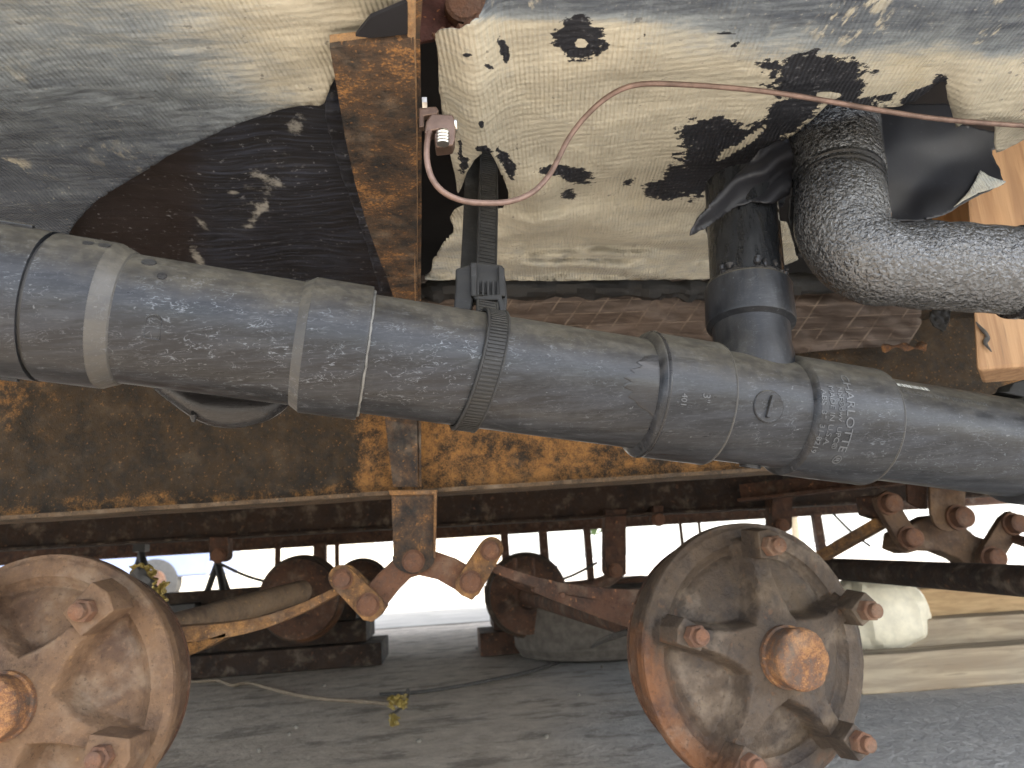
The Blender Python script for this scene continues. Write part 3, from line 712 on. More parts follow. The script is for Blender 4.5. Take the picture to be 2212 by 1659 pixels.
# keyhole mark and 6 on left run
p, nn = disc('', 330, 712, 0, 0, R0=r0)
tang = AX.cross(nn).normalized()
tw = AX * .0045
pts = [p + tw + tang * .006, p - tw + tang * .006] + [p - tang * .005 + (tang * -math.sin(a) - AX * math.cos(a)) * .0045 for a in [math.pi * k / 8 for k in range(9)]]
if tang.z < 0: pass
MB().tube([q + nn * .0002 for q in pts + [pts[0]]], .0005, 6).build('moulded_mark', M['abs'], drain, True)
def lettering(text, px, py, size, par, R0, mat, along='down', h=.0005, sx=1.0, name='lettering'):
    """raised lettering wrapped on the pipe; reads downwards round the pipe, tops to the right"""
    fc = bpy.data.curves.new('txt', 'FONT'); fc.body = text; fc.size = size; fc.extrude = h; fc.align_x = 'CENTER'; fc.align_y = 'CENTER'; fc.resolution_u = 3
    fo = bpy.data.objects.new('txt', fc); col.objects.link(fo)
    me = bpy.data.meshes.new_from_object(fo.evaluated_get(bpy.context.evaluated_depsgraph_get()))
    p, nn = disc('', px, py, 0, 0, R0=R0)
    s0 = (p - A).dot(AX); a0 = math.atan2(nn.dot(vv), nn.dot(u)); vs = []
    for v in me.vertices:
        x, y, z = v.co; x *= sx
        if along == 'down': vs.append(on_pipe(s0 + y, a0 + x / R0, R0 + z))
        else: vs.append(on_pipe(s0 + x, a0 - y / R0, R0 + z))
    fs = [tuple(p_.vertices) for p_ in me.polygons]
    bpy.data.objects.remove(fo); o = mesh(name, vs, fs, mat, par, False); return o
M['letter'] = plastic('letter_plastic', base=(.06, .064, .07), dust=.8, flecks=.5, rough=.35)
lettering('CHARLOTTE ®', 1836, 905, .0100, h2, .0498, M['letter'], sx=1.15)
lettering('NSF®dwv  UPC®', 1816, 902, .0062, h2, .0498, M['letter'], sx=1.1)
lettering('MADE IN U.S.A.', 1797, 898, .0062, h2, .0498, M['letter'], sx=1.15)
lettering('ABS  3"  31-8219', 1777, 912, .0062, h2, .0498, M['letter'], sx=1.2)
lettering('3"', 1525, 860, .0085, tee, .0496, M['letter'])
lettering('401', 1477, 864, .0065, tee, .0496, M['letter'])
M['print'] = flat('white_print', (.42, .42, .38), .6, .3, 300)
lettering('ABS CELLCORE DWV 10/13/23 10:22', 2030, 858, .0060, drain, r0, M['letter'], along='right', h=.0002)
bc = MB()
s0 = s_of(1875, 905)
for k in range(26):
    wd = rnd.choice([.0004, .0007, .0010]); s = s0 + .002 + k * .0013; a0 = R(47)
    q = [on_pipe(s, a0 - .05, r0 + .0004), on_pipe(s + wd, a0 - .05, r0 + .0004), on_pipe(s + wd, a0 + .05, r0 + .0004), on_pipe(s, a0 + .05, r0 + .0004)]
    bc.add(q, [(0, 1, 2, 3)])
bc.build('printed_code', M['print'], drain, solid=.0001)
# right end fitting
ringseg('coupling', [(S['end'], r0), (S['end'] + .003, .047)] + run(S['end'] + .006, S['end'] + .26, .0492))
# dark mark scuffs on left run
for (px, py, r_) in ((322, 566, .0048), (350, 596, .0032), (190, 525, .0035), (226, 530, .004)):
    p, nn = disc('', px, py, 0, 0, R0=r0 + .0007 if px > 300 else .0496)
    MB().lathe(p - nn * .0008, nn, [(0, r_), (.0010, r_ * .95), (.0012, r_ * .5)], 14).build('scuff_spot', M['abs_gloss'], drain, True)

# riser (part of the same glued assembly)
rb = A + AX * s_of(1634, 894); rt = P(1599, 402, rb.y + .030); rd = (rt - rb).normalized(); RL = (rt - rb).length
rise = MB().lathe(rb, rd, [(RL * i / 20, .0318) for i in range(8, 21)], 48).build('riser_pipe', M['abs_riser'], drain, True)
MB().lathe(rb, rd, [(RL * .10, .0345), (RL * .19, .0335), (RL * .225, .0330), (RL * .26, .0318), (RL * .335, .0322), (RL * .348, .0368), (RL * .36, .0374), (RL * .505, .0370), (RL * .512, .0362), (RL * .513, .0320)], 64).build('branch_socket', M['abs_dim'], tee, True)
b = MB(); up_ = rd
uu = Vector((0, -1, 0)); uu = (uu - rd * uu.dot(rd)).normalized(); wv_ = rd.cross(uu)
for k in range(26):
    a = rnd.uniform(-1.3, 1.5); hh = RL * rnd.gauss(.535, .03); p = rb + rd * hh + (uu * math.cos(a) + wv_ * math.sin(a)) * .0320
    b.lathe(p, rd, [(-.0035, .0006), (-.0015, rnd.uniform(.0018, .004)), (.0015, rnd.uniform(.0018, .004)), (.0035, .0006)], 10)
pts = [rb + rd * (RL * (.518 + .006 * math.sin(k * 1.3))) + (uu * math.cos(a) + wv_ * math.sin(a)) * .0328 for k, a in enumerate([math.pi * 2 * i / 40 for i in range(41)])]
b.tube(pts, [.0016 + .0009 * abs(math.sin(i * .9)) for i in range(41)], 8)
b.build('black_sealant', M['abs_gloss'], rise, True)

def riser_text(text, size, a0, t0):
    fc = bpy.data.curves.new('txt', 'FONT'); fc.body = text; fc.size = size; fc.extrude = .0001; fc.resolution_u = 2; fo = bpy.data.objects.new('txt', fc); col.objects.link(fo)
    me = bpy.data.meshes.new_from_object(fo.evaluated_get(bpy.context.evaluated_depsgraph_get())); vs = []
    for v in me.vertices:
        a = a0 - v.co.y / .0318; vs.append(rb + rd * (t0 - v.co.x) + (uu * math.cos(a) + wv_ * math.sin(a)) * (.03195 + v.co.z))
    fs = [tuple(p_.vertices) for p_ in me.polygons]; bpy.data.objects.remove(fo); return mesh('lettering', vs, fs, M['print'], rise, False)
sg = 1 if wv_.x > 0 else -1
riser_text('CRESLINE   CPE', .0048, sg * .92, RL * .93)
# drooping trap pipe behind left run
b = MB(); pts = catmull([P(330, 800, .60), P(395, 845, .595), P(460, 878, .59), P(520, 884, .59), P(580, 868, .595), P(640, 820, .61)], 8)
b.tube(pts, [.010 + .005 * math.sin(math.pi * i / (len(pts) - 1)) for i in range(len(pts))], 24)
tr = thing('plastic_trap', P(480, 920, .59), 'dark plastic pipe bend bulging out beneath the left end of the drain pipe', 'pipe bend')
b.build('bend', M['abs_gloss'], tr, True)
MB().tube([P(420, 862, .583), P(418, 885, .582), P(418, 898, .582), P(418, 912, .582)], [.0035, .0015, .0028, .0012], 10).build('drip', M['abs_gloss'], tr, True)

# ---------------------------------------------------------------- foam covered elbow pipe
ip = thing('foam_pipe', P(1850, 440, .55), 'pebbly black foam-covered pipe elbow turning right out of the torn wrap', 'insulated pipe')
pts = catmull([P(1790, 150, .60), P(1800, 250, .585), P(1806, 330, .572), P(1812, 400, .562), P(1816, 452, .552), P(1822, 500, .546), P(1850, 545, .540), P(1905, 568, .535), P(1960, 572, .532), P(2060, 576, .528), P(2200, 588, .522), P(2420, 604, .515)], 8)
def rad_at(i):
    q = i / 8.0
    base = .0355 + .0032 * (1 - sstep(2.6, 4.2, q)) + (.0025 * math.exp(-((q - 4.3) / .9) ** 2)) - .0022 * math.exp(-((q - 3.05) / .22) ** 2) - .0018 * math.exp(-((q - 7.6) / .5) ** 2)
    return base
b = MB(); b.tube(pts, [rad_at(i) for i in range(len(pts))], 56, jit=.035); b.build('foam_sleeve', M['foam'], ip, True)
def band(i0, i1, r, name, mat):
    b = MB(); b.tube(pts[i0:i1 + 1], r, 48, jit=.01); return b.build(name, mat, ip, True)
for k, dr in ((23, .0382), (25, .0379), (27, .0380)):
    b = MB(); c = pts[k]; dd = (pts[k + 1] - pts[k - 1]).normalized(); b.lathe(c, dd, [(-.003, dr - .002), (-.0015, dr), (.0015, dr), (.003, dr - .002)], 48); b.build('tape_band', M['abs_riser'], ip, True)
k = 80; c = P(2188, 588, .5225); dd = (P(2300, 596, .519) - c).normalized()
b = MB(); b.lathe(c, dd, [(0, .034), (.001, .0375), (.006, .0375), (.007, .0358), (.012, .0358), (.013, .037), (.30, .037)], 56); b.build('clamp_collar', M['abs_gloss'], ip, True)

# ---------------------------------------------------------------- strap and buckle
st_ = thing('pipe_strap', on_pipe(s_of(1035, 810), math.pi, r0), 'ribbed black plastic strap with a square buckle holding up the middle of the pipe', 'strap')
s_c = s_of(1048, 812)
def strap_mesh(path, width_dir, wd, th, ribs=True, ribpitch=.0028):
    b = MB(); n = len(path)
    rows = []
    for i, (p, nrm, wdv) in enumerate(path): rows.append([p + wdv * (-wd / 2), p + wdv * (wd / 2), p + wdv * (wd / 2) + nrm * th, p + wdv * (-wd / 2) + nrm * th])
    vs = [q for r_ in rows for q in r_]; fs = []
    for i in range(n - 1):
        for k in range(4): a = i * 4 + k; c = i * 4 + (k + 1) % 4; fs.append((a, c, c + 4, a + 4))
    fs += [(0, 1, 2, 3), tuple((n - 1) * 4 + k for k in (3, 2, 1, 0))]
    b.add(vs, fs)
    if ribs:
        acc = 0; last = path[0][0]
        for i in range(1, n - 1):
            acc += (path[i][0] - last).length; last = path[i][0]
            if acc > ribpitch:
                acc = 0; p, nrm, wdv = path[i]; tdir = (path[i + 1][0] - path[i - 1][0]).normalized()
                b.bar(p + nrm * (th + .0002) - wdv * (wd / 2 - .0022), p + nrm * (th + .0002) + wdv * (wd / 2 - .0022), ribpitch * .55, .0009, up=nrm)
        for sgn in (-1, 1):
            e = [p + nrm * (th + .0002) + wdv * sgn * (wd / 2 - .0008) for p, nrm, wdv in path]; b.tube(e, .0009, 6)
    return b
wrap = []
for k in range(120):
    a = R(8 + 350 * k / 119 * .62); rr_ = r0 + .0008
    sk = s_c - .0115 * sstep(30, 190, math.degrees(a))
    p = on_pipe(sk, a, rr_); nrm = (u * math.cos(a) + vv * math.sin(a)); wrap.append((p, nrm, AX))
strap_mesh(wrap, AX, .0165, .0018).build('strap_loop', M['rubber'], st_, False)
top = []
pA = on_pipe(s_c, R(20), r0 + .001)
path = catmull([P(1052, 690, .532), P(1052, 655, .545), P(1050, 600, .560), P(1052, 520, .575), P(1054, 440, .590), P(1054, 340, .62), P(1052, 250, .64)], 22)
for i, p in enumerate(path):
    t_ = (path[min(i + 1, len(path) - 1)] - path[max(i - 1, 0)]).normalized(); wdv = (AX - t_ * AX.dot(t_)).normalized(); nrm = wdv.cross(t_)
    if nrm.y > 0: nrm = -nrm
    top.append((p, nrm, wdv))
strap_mesh(top, AX, .0172, .0018).build('strap_tail', M['rubber'], st_, False)
low = [(p + Vector((-.013, .016, 0)), n_, w_) for p, n_, w_ in top[30:]]
strap_mesh(low, AX, .0165, .0018, False).build('strap_back', M['rubber'], st_, False)
bk = MB(); q = [(984, 580), (1018, 570), (1022, 566), (1086, 572), (1092, 600), (1096, 640), (1094, 676), (1078, 684), (1076, 646), (1024, 640), (1018, 672), (980, 668), (985, 610)]
bk.prism(q, .548, .022); bo = bk.build('buckle', M['rubber'], st_, bevel=.0015)
bk = MB()
for x in (1030, 1041, 1052, 1063, 1074): bk.prism([(x, 606), (x + 5, 606), (x + 5, 638), (x, 638)], .5445, .003)
bk.build('buckle_teeth', M['rubber'], bo, bevel=.0004)
bk = MB(); bk.prism([(1022, 640), (1082, 634), (1090, 660), (1092, 690), (1080, 682), (1076, 648), (1028, 648)], .5425, .005); bk.prism([(1016, 566), (1030, 566), (1030, 640), (1018, 640)], .5435, .006); bk.prism([(1076, 574), (1090, 578), (1092, 640), (1078, 640)], .5435, .006)
bk.build('buckle_rim', M['rubber'], bo, bevel=.001)

# ---------------------------------------------------------------- grounding clamp and wire
gc = thing('ground_clamp', P(950, 300, .47), 'brown metal lug clamp with silver screws on the outrigger holding the copper wire', 'clamp')
b = MB(); b.prism([(905, 232), (942, 229), (948, 238), (944, 246), (916, 250), (916, 274), (905, 274)], .478, .006); b.build('lug_plate', M['bronze'], gc, bevel=.0008)
b = MB(); b.prism([(920, 262), (932, 245), (978, 247), (985, 262), (983, 300), (978, 314), (942, 318), (938, 290), (944, 280), (932, 282), (922, 296), (917, 284)], .462, .012); b.build('clamp_body', M['bronze'], gc, bevel=.001)
b = MB(); c = P(957, 300, .459); b.lathe(c, P(975, 282, .459) - P(975, 300, .459), [(-.004, .0042)] + [(-.004 + .0012 * k, .0040 + .0005 * (k % 2)) for k in range(8)] + [(.006, .004)], 20); b.build('clamp_screw', M['steel'], gc, True)
b = MB(); b.lathe(P(983, 270, .466), (1, -.1, 0), [(0, .005), (.0015, .005), (.002, .0035)], 20); b.build('screw_head', M['steel'], gc, True)
b = MB(); b.lathe(P(912, 222, .477), (1, 0, 0), [(0, .0042), (.0035, .0042)], 6); b.build('hex_bolt', M['steel'], gc)
wp = [(942, 262, .470), (932, 275, .466), (924, 300, .462), (922, 340, .460), (930, 378, .460), (950, 408, .462), (980, 427, .466), (1020, 437, .472), (1080, 438, .482), (1120, 430, .488), (1155, 412, .494), (1185, 380, .498), (1205, 345, .500), (1228, 300, .500), (1262, 255, .495),
      (1305, 215, .488), (1350, 190, .482), (1400, 181, .480), (1480, 183, .482), (1580, 190, .486), (1680, 201, .490), (1780, 217, .496), (1900, 238, .504), (2020, 256, .512), (2130, 266, .52), (2250, 274, .53), (2420, 285, .54)]
b = MB(); b.tube(catmull([P(*q) for q in wp], 8), .0021, 12)
tag(b.build('ground_wire', M['copper'], None, True), 'bare copper wire looping from the clamp and across the cream wrap', 'wire')

# ---------------------------------------------------------------- wood at right
wp_ = thing('wooden_post', P(2160, 800, .80), 'orange softwood post end with a dark knot, hanging at the right edge', 'wooden post')
def post(pa_, pb_, Y, dy, name='post'):
    pass
b = MB(); f = [P(2080, 250, .80), P(2330, 240, .80), P(2400, 780, .80), P(2110, 801, .80)]
k = [p + Vector((.062, .075, 0)) for p in f]
b.add(f + k, [(0, 1, 2, 3), (7, 6, 5, 4), (0, 4, 5, 1), (1, 5, 6, 2), (2, 6, 7, 3), (3, 7, 4, 0)]); b.build('post', M['wood_post'], wp_, bevel=.005)
b = MB(); kk = catmull([P(2108, 695, .797), P(2122, 712, .797), P(2134, 728, .797), P(2128, 742, .797), P(2142, 760, .797)], 5); b.tube(kk, [.0005 + .0022 * math.sin(math.pi * i / (len(kk) - 1)) for i in range(len(kk))], 8, jit=.8); b.build('knot', M['cable'], wp_, True)
b = MB(); f = [P(2020, 300, .93), P(2100, 300, .93), P(2110, 600, .93), P(2060, 600, .93)]
b.slab(f, Vector((0, .03, 0))); tag(b.build('wooden_stud', M['wood_new'], None, bevel=.001), 'narrower board standing behind the post, left of it under the black flap', 'board')
b = MB(); b.prism([(2180, 845), (2190, 826), (2230, 815), (2260, 860), (2230, 862), (2160, 846)], .60, .02)
tag(b.build('pipe_hanger', M['rubber'], None, bevel=.002), 'black hanger strap end peeking over the pipe at the right edge', 'hanger')
b = MB(); pts = catmull([P(1905, 755, 1.02), P(1940, 748, 1.01), P(1975, 752, 1.01), P(2000, 744, 1.01)], 5); b.tube(pts, [.004 + .003 * math.sin(i * 1.1) for i in range(len(pts))], 8, jit=.8)
tag(b.build('rust_flake', M['rust_cap'], None, True), 'orange rust flake on top of the beam near the wooden post', 'rust flake')

# ---------------------------------------------------------------- suspension, near side
def nut(c, d, r, h, name, mat, parent, round_=False):
    b = MB(); b.lathe(c, d, [(0, r * 1.25), (h * .18, r * 1.25), (h * .2, r), (h * .9, r), (h, r * .8)] if round_ else [(0, r), (h * .85, r), (h, r * .85)], 24 if round_ else 6, rot0=rnd.uniform(0, 1))
    return b.build(name, mat, parent, round_)
def rounded(pts_, n=6): return pts_
HY = 1.10
hg = thing('spring_hanger', P(892, 1240, HY), 'rusty flat hanger bracket with rounded end welded under the near beam', 'hanger')
q = [(845, 1062), (943, 1062), (940, 1200)] + [(893 + 46 * math.cos(R(a)), 1204 + 36 * math.sin(R(a))) for a in range(0, 181, 18)] + [(850, 1200)]
b = MB(); b.prism(q, HY, .006); b.build('plate', M['rust_out'], hg, bevel=.001)
b = MB(); b.prism([(838, 1058), (946, 1058), (942, 1068), (842, 1070)], HY - .008, .014); b.build('weld_lip', M['rust_spring'], hg, bevel=.002)
b = MB(); b.prism([(937, 1066), (944, 1064), (941, 1205), (936, 1205)], HY - .006, .012); b.build('edge_lip', M['rust_spring'], hg, bevel=.001)
b = MB(); b.prism(q, HY + .045, .006); b.build('back_plate', M['rust_out'], hg, bevel=.001)
nut(P(893, 1212, HY - .001), (0, -1, 0), .013, .010, 'bolt', M['rust_bolt'], hg, True)
eq = thing('equalizer', P(893, 1240, HY + .02), 'rusty forked rocker arm pivoting in the hanger between two shackles', 'rocker arm')
q = [(850, 1208), (900, 1190), (945, 1192), (985, 1206), (1020, 1226), (1042, 1245), (1034, 1280), (1020, 1298), (985, 1275), (945, 1252), (905, 1243), (885, 1249), (860, 1274), (838, 1302), (815, 1327), (778, 1300), (792, 1266), (820, 1236)]
b = MB(); b.prism(q, HY + .010, .032); b.build('rocker', M['rust_bolt'], eq, bevel=.003)
def shackle(x1, y1, x2, y2, label, r1=.0115, r2=.0130):
    a = P(x1, y1, HY - .012); c = P(x2, y2, HY - .012)
    t = thing('shackle', c, label, 'shackle')
    d = (c - a).normalized(); sd_ = d.cross(Vector((0, 1, 0))).normalized(); wdt = .0200
    for off, nm in ((0.0, 'link_plate'), (.058, 'link_plate')):
        pts_ = []
        for ang in range(0, 181, 20): pts_.append(a - d * .004 + (sd_ * math.cos(R(ang)) - d * math.sin(R(ang))) * wdt * .85)
        pts_ += [c + d * .010 - sd_ * wdt * .95, c + d * .021 - sd_ * wdt * .62, c + d * .0225, c + d * .020 + sd_ * wdt * .66, c + d * .008 + sd_ * wdt * .95]
        b = MB(); b.slab([p + Vector((0, off, 0)) for p in pts_], Vector((0, .007, 0))); b.build(nm, M['rust_spring'], t, bevel=.0012)
    nut(a, (0, -1, 0), r1, .013, 'bolt', M['rust_bolt'], t, True)
    nut(c, (0, -1, 0), r2, .009, 'bolt', M['rust_bolt'], t, True)
    return t
sk1 = shackle(740, 1251, 795, 1306, 'short rusty shackle left of the hanger, tilted down to the right')
sk2 = shackle(1059, 1190, 1017, 1257, 'short rusty shackle right of the hanger, tilted up to the right')
def leaf(name, tops, th, Yc, wd, mat, parent):
    pts_ = catmull([P(x, y, Yc) for x, y in tops], 8); vs = []; fs = []
    for i, p in enumerate(pts_):
        t_ = th[0] + (th[1] - th[0]) * i / (len(pts_) - 1)
        for dy, dz in ((-wd / 2, 0), (wd / 2, 0), (wd / 2, -t_), (-wd / 2, -t_)): vs.append(p + Vector((0, dy, dz)))
    for i in range(len(pts_) - 1):
        for k in range(4): a = i * 4 + k; c = i * 4 + (k + 1) % 4; fs.append((a, c, c + 4, a + 4))
    fs += [(0, 1, 2, 3), tuple((len(pts_) - 1) * 4 + k for k in (3, 2, 1, 0))]
    return MB().add(vs, fs).build(name, mat, parent, bevel=.001)
l1 = thing('leaf_spring', P(400, 1400, 1.12), 'orange rusted leaf spring curving from the left drum up to its shackle', 'leaf spring')
leaf('main_leaf', [(40, 1352), (240, 1356), (380, 1352), (533, 1338), (640, 1308), (742, 1262)], (.030, .011), 1.13, .050, M['rust_spring'], l1)
leaf('lower_leaf', [(60, 1385), (240, 1392), (380, 1390), (450, 1378), (500, 1362)], (.036, .006), 1.13, .050, M['rust_beam'], l1)
l2 = thing('leaf_spring', P(1300, 1300, 1.12), 'brown leaf spring sagging from the right shackle to behind the right drum', 'leaf spring')
leaf('main_leaf', [(1045, 1206), (1068, 1217), (1130, 1238), (1212, 1258), (1290, 1268), (1359, 1272), (1500, 1272), (1640, 1255)], (.013, .024), 1.13, .050, M['rust_far'], l2)
leaf('lower_leaf', [(1150, 1268), (1240, 1285), (1330, 1298), (1420, 1300), (1560, 1302)], (.006, .060), 1.13, .050, M['rust_far'], l2)
nut(P(1214, 1285, 1.10), (0, -1, 0), .004, .006, 'clip_bolt', M['rust_bolt'], l2)

# drums ----------------------------------------------------------
RD = .152
def make_drum(loc, rz, spin, label, mat, capmat, group=None, rx=0.0, ck=.80):
    t = thing('brake_drum', loc, label, 'brake drum', group); t.rotation_euler = (rx, 0, rz)
    NT, NR = 240, 64; vs = []; fs = []
    ang = [R(spin + 72 * k) for k in range(5)]
    def h(r, th):
        dmin = min(abs((th - a + math.pi) % (2 * math.pi) - math.pi) for a in ang)
        arc = r * RD * math.sin(min(dmin, math.pi / 2)); wd = .0105 + .052 * math.exp(-(max(r, .2) - .20) / .115)
        plate = .052 - .014 * sstep(.35, .9, r) + .012 * (1 - sstep(.1, .36, r))
        ridge = 1 - sstep(wd * .80, wd * 1.02 + .007, arc)
        rim = sstep(.80, .84, r)
        pock = .010 + .012 * (1 - sstep(.45, .78, r)) - .005 * math.exp(-((r - .77) / .03) ** 2)
        v = pock + (plate - pock) * ridge * (1 - sstep(.86, .90, r))
        v = max(v, .013 * rim * (1 - .7 * sstep(.955, 1.0, r)))
        v += .0004 * fbm(math.cos(th) * r * 40, math.sin(th) * r * 40, spin, 3)
        v += .0009 * fbm(math.cos(th) * r * 9, math.sin(th) * r * 9, spin, 4)
        return v
    vs.append(Vector((0, -h(0, 0), 0)))
    for j in range(1, NR + 1):
        r = j / NR
        for i in range(NT):
            th = 2 * math.pi * i / NT; vs.append(Vector((r * RD * math.cos(th), -h(r, th), r * RD * math.sin(th))))
    for i in range(NT): fs.append((0, 1 + i, 1 + (i + 1) % NT))
    for j in range(NR - 1):
        for i in range(NT): a = 1 + j * NT + i; c = 1 + j * NT + (i + 1) % NT; fs.append((a, c, c + NT, a + NT))
    # side wall and back
    def loc_mesh(name, v_, f_, m_, par, smooth=True, bev=0):
        me = bpy.data.meshes.new(name); me.from_pydata(v_, [], f_); me.update()
        bm = bmesh.new(); bm.from_mesh(me); bmesh.ops.recalc_face_normals(bm, faces=bm.faces); bm.to_mesh(me); bm.free()
        for p in me.polygons: p.use_smooth = smooth
        o = link(name, me, m_, par)
        if bev: q = o.modifiers.new('bevel', 'BEVEL'); q.width = bev; q.segments = 2; q.limit_method = 'ANGLE'
        if smooth: q = o.modifiers.new('es', 'EDGE_SPLIT'); q.split_angle = R(42)
        return o
    loc_mesh('hub_face', vs, fs, mat, t)
    b = MB(); b.lathe((0, 0, 0), (0, 1, 0), [(-.0075, RD - .002), (-.006, RD + .0005), (.006, RD + .0005), (.008, RD - .003), (.018, RD - .006), (.021, RD - .014), (.066, RD - .018), (.067, RD - .03)], 96, caps=False); loc_mesh('drum_wall', b.v, b.f, mat, t)
    b = MB(); b.lathe((0, 0, 0), (0, 1, 0), [(.062, RD - .016), (.066, RD - .016), (.070, RD - .03), (.085, .05), (.12, .04)], 64); loc_mesh('backing_plate', b.v, b.f, M['rust_far'], t)
    # grease cap
    b = MB(); hh = h(0, 0); b.lathe((0, -hh + .004, 0), (0, -1, 0), [(0, .0345), (.006, .0345), (.007, .0320), (.022, .0325), (.027, .0335), (.031, .0325), (.034, .0285), (.0345, .018), (.0330, .008), (.0335, .0005)], 48)
    for v in b.v:
        if v.y < -hh - .024: v.y += .0032 * fbm(v.x * 90, v.z * 90, 2, 3)
    loc_mesh('grease_cap', b.v, b.f, capmat, t)
    for k, a in enumerate(ang):
        rr_ = .82 * RD; cx, cz = rr_ * math.cos(a), rr_ * math.sin(a); er = Vector((math.cos(a), 0, math.sin(a))); et = Vector((-math.sin(a), 0, math.cos(a)))
        c = Vector((cx, -.053, cz)); b = MB()
        tw = R(rnd.uniform(-12, 12)); e1 = er * math.cos(tw) + et * math.sin(tw); e2 = et * math.cos(tw) - er * math.sin(tw); yv = Vector((0, -1, 0))
        pr = [(-.021, -.015), (.017, -.018), (.022, 0), (.017, .018), (-.021, .015)]
        pr = [(i_ * ck, j_ * ck) for i_, j_ in pr]; f_ = [c + e1 * i_ + e2 * j_ + yv * .012 for i_, j_ in pr]; k_ = [c + e1 * (i_ * 1.05 + .003) + e2 * j_ * 1.1 - yv * .022 for i_, j_ in pr]
        b.add(f_ + k_, [(0, 1, 2, 3, 4), (9, 8, 7, 6, 5)] + [(i_, (i_ + 1) % 5, 5 + (i_ + 1) % 5, 5 + i_) for i_ in range(5)])
        cl = loc_mesh('rim_clamp', b.v, b.f, mat, t, False, .0015)
        b = MB(); c2 = c + yv * .012; b.lathe(c2 - e1 * .002, yv, [(0, .0125), (.012, .0125), (.013, .0105)], 6, rot0=rnd.uniform(0, 1)); loc_mesh('nut', b.v, b.f, M['rust_bolt'], cl, False, .0008)
        b = MB(); b.lathe(c2 + yv * .010 - e1 * .002, yv, [(0, .0085), (.010, .0085), (.0112, .007)], 16); loc_mesh('stud', b.v, b.f, M['rust_bolt'], cl)
    return t
dr = make_drum(P(1628, 1408, .875), R(13), 20, 'dark brown five-spoke brake drum with orange rusted grease cap, at right', M['rust_drum'], M['rust_cap'])
dl = make_drum(P(92, 1502, .855), R(-7), 47, 'sandy rust brake drum cut off by the left edge and bottom', M['rust_left'], M['rust_cap'], ck=1.1)
dl.scale = (.93, .93, .93); dr.scale = (.955, .955, .955)
# axles and far drums
def axle(pa_, pb_, r, label, name='axle_tube', mat=None):
    b = MB(); n = 14; b.tube([pa_.lerp(pb_, i / n) for i in range(n + 1)], r, 24)
    return tag(b.build(name, mat or M['rust_far'], None, True), label, 'axle')
axle(P(118, 1432, 1.18), P(652, 1277, 1.95), .027, 'rusty axle tube running back from the left drum under its spring', mat=rust('rust_axle', .3, dark=(.16, .11, .08), mid=(.32, .22, .14), hot=(.42, .26, .13), scale=.8))
axle(P(1612, 1402, .96), P(1136, 1286, 2.75), .030, 'dark axle tube running back from the right drum')
for (x, y, lb) in ((652, 1292, 'rusty far drum in shade behind the left shackle'), (1136, 1284, 'rusty far drum in shade behind the right shackle')):
    c = copy_tree(dr); c.location = P(x, y, 2.82); c.rotation_euler = (0, 0, R(180)); c.scale = (1, 1, 1); c['label'] = lb; c['group'] = 'far side brake drums'
c = copy_tree(dr); c.location = P(782, 1268, 3.75); c.rotation_euler = (0, 0, R(180)); c.scale = (.9, .9, .9); c['label'] = 'small dark drum farthest back, half hidden behind the left shackle'; c['group'] = 'far side brake drums'
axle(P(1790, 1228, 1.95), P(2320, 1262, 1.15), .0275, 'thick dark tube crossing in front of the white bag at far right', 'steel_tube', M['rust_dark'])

for (a_, b_, lb) in ((P(470, 1215, 3.2), P(600, 1262, 3.2), 'thin wire slanting from the top of the tripod stand toward the far drum'), (P(1290, 1215, 3.4), P(1175, 1262, 3.4), 'thin wire slanting down left of the blurred hanger'), (P(1800, 1110, 3.4), P(1880, 1180, 3.4), 'thin wire crossing the bright gap right of the right drum')):
    b = MB(); b.tube(catmull([a_, a_.lerp(b_, .5) - Vector((0, 0, .012)), b_], 6), .006, 6); tag(b.build('wire', M['cable'], None, True), lb, 'wire')
# far hangers / rocker on the second beam
def far_hanger(x, y0, y1, wpx, Y, label):
    t = thing('spring_hanger', P(x, y1, Y), label, 'hanger', 'far hangers under the second beam')
    q = [(x - wpx / 2, y0), (x + wpx / 2, y0), (x + wpx / 2, y1)] + [(x + wpx / 2 * math.cos(R(a)), y1 + wpx * .35 * math.sin(R(a))) for a in range(15, 180, 25)] + [(x - wpx / 2, y1)]
    b = MB(); b.prism(q, Y, .05); b.build('plate', M['rust_far'], t, bevel=.002)
    nut(P(x, y1, Y - .002), (0, -1, 0), .016, .014, 'bolt', M['rust_bolt'], t, True); return t
far_hanger(472, 1160, 1200, 40, 2.10, 'small rusty hanger at left above the black tripod stand')
far_hanger(1330, 1100, 1232, 46, 2.12, 'blurred rusty hanger with lumpy bolts midway between shackle and right drum')
far_hanger(1690, 1060, 1135, 44, 2.05, 'reddish hanger just above the right drum edge')
far_hanger(1422, 1092, 1122, 22, 2.12, 'stubby narrow bracket under the second beam left of the right drum')
# springs of the far side
b = MB(); b.tube(catmull([P(1090, 1240, 2.15), P(1160, 1270, 2.15), P(1290, 1262, 2.15), P(1345, 1228, 2.15)], 8), .018, 10); tag(b.build('leaf_spring', M['rust_far'], None, True), 'shadowy far leaf spring behind the brown one', 'leaf spring')
for x in (1112, 1150):
    b = MB(); b.tube([P(x, 1205, 2.13), P(x + 2, 1262, 2.13)], .006, 8); tag(b.build('u_bolt', M['rust_far'], None, True), 'thin upright spring bolt over the far right-hand drum, ' + ('left one' if x == 1112 else 'right one'), 'bolt')
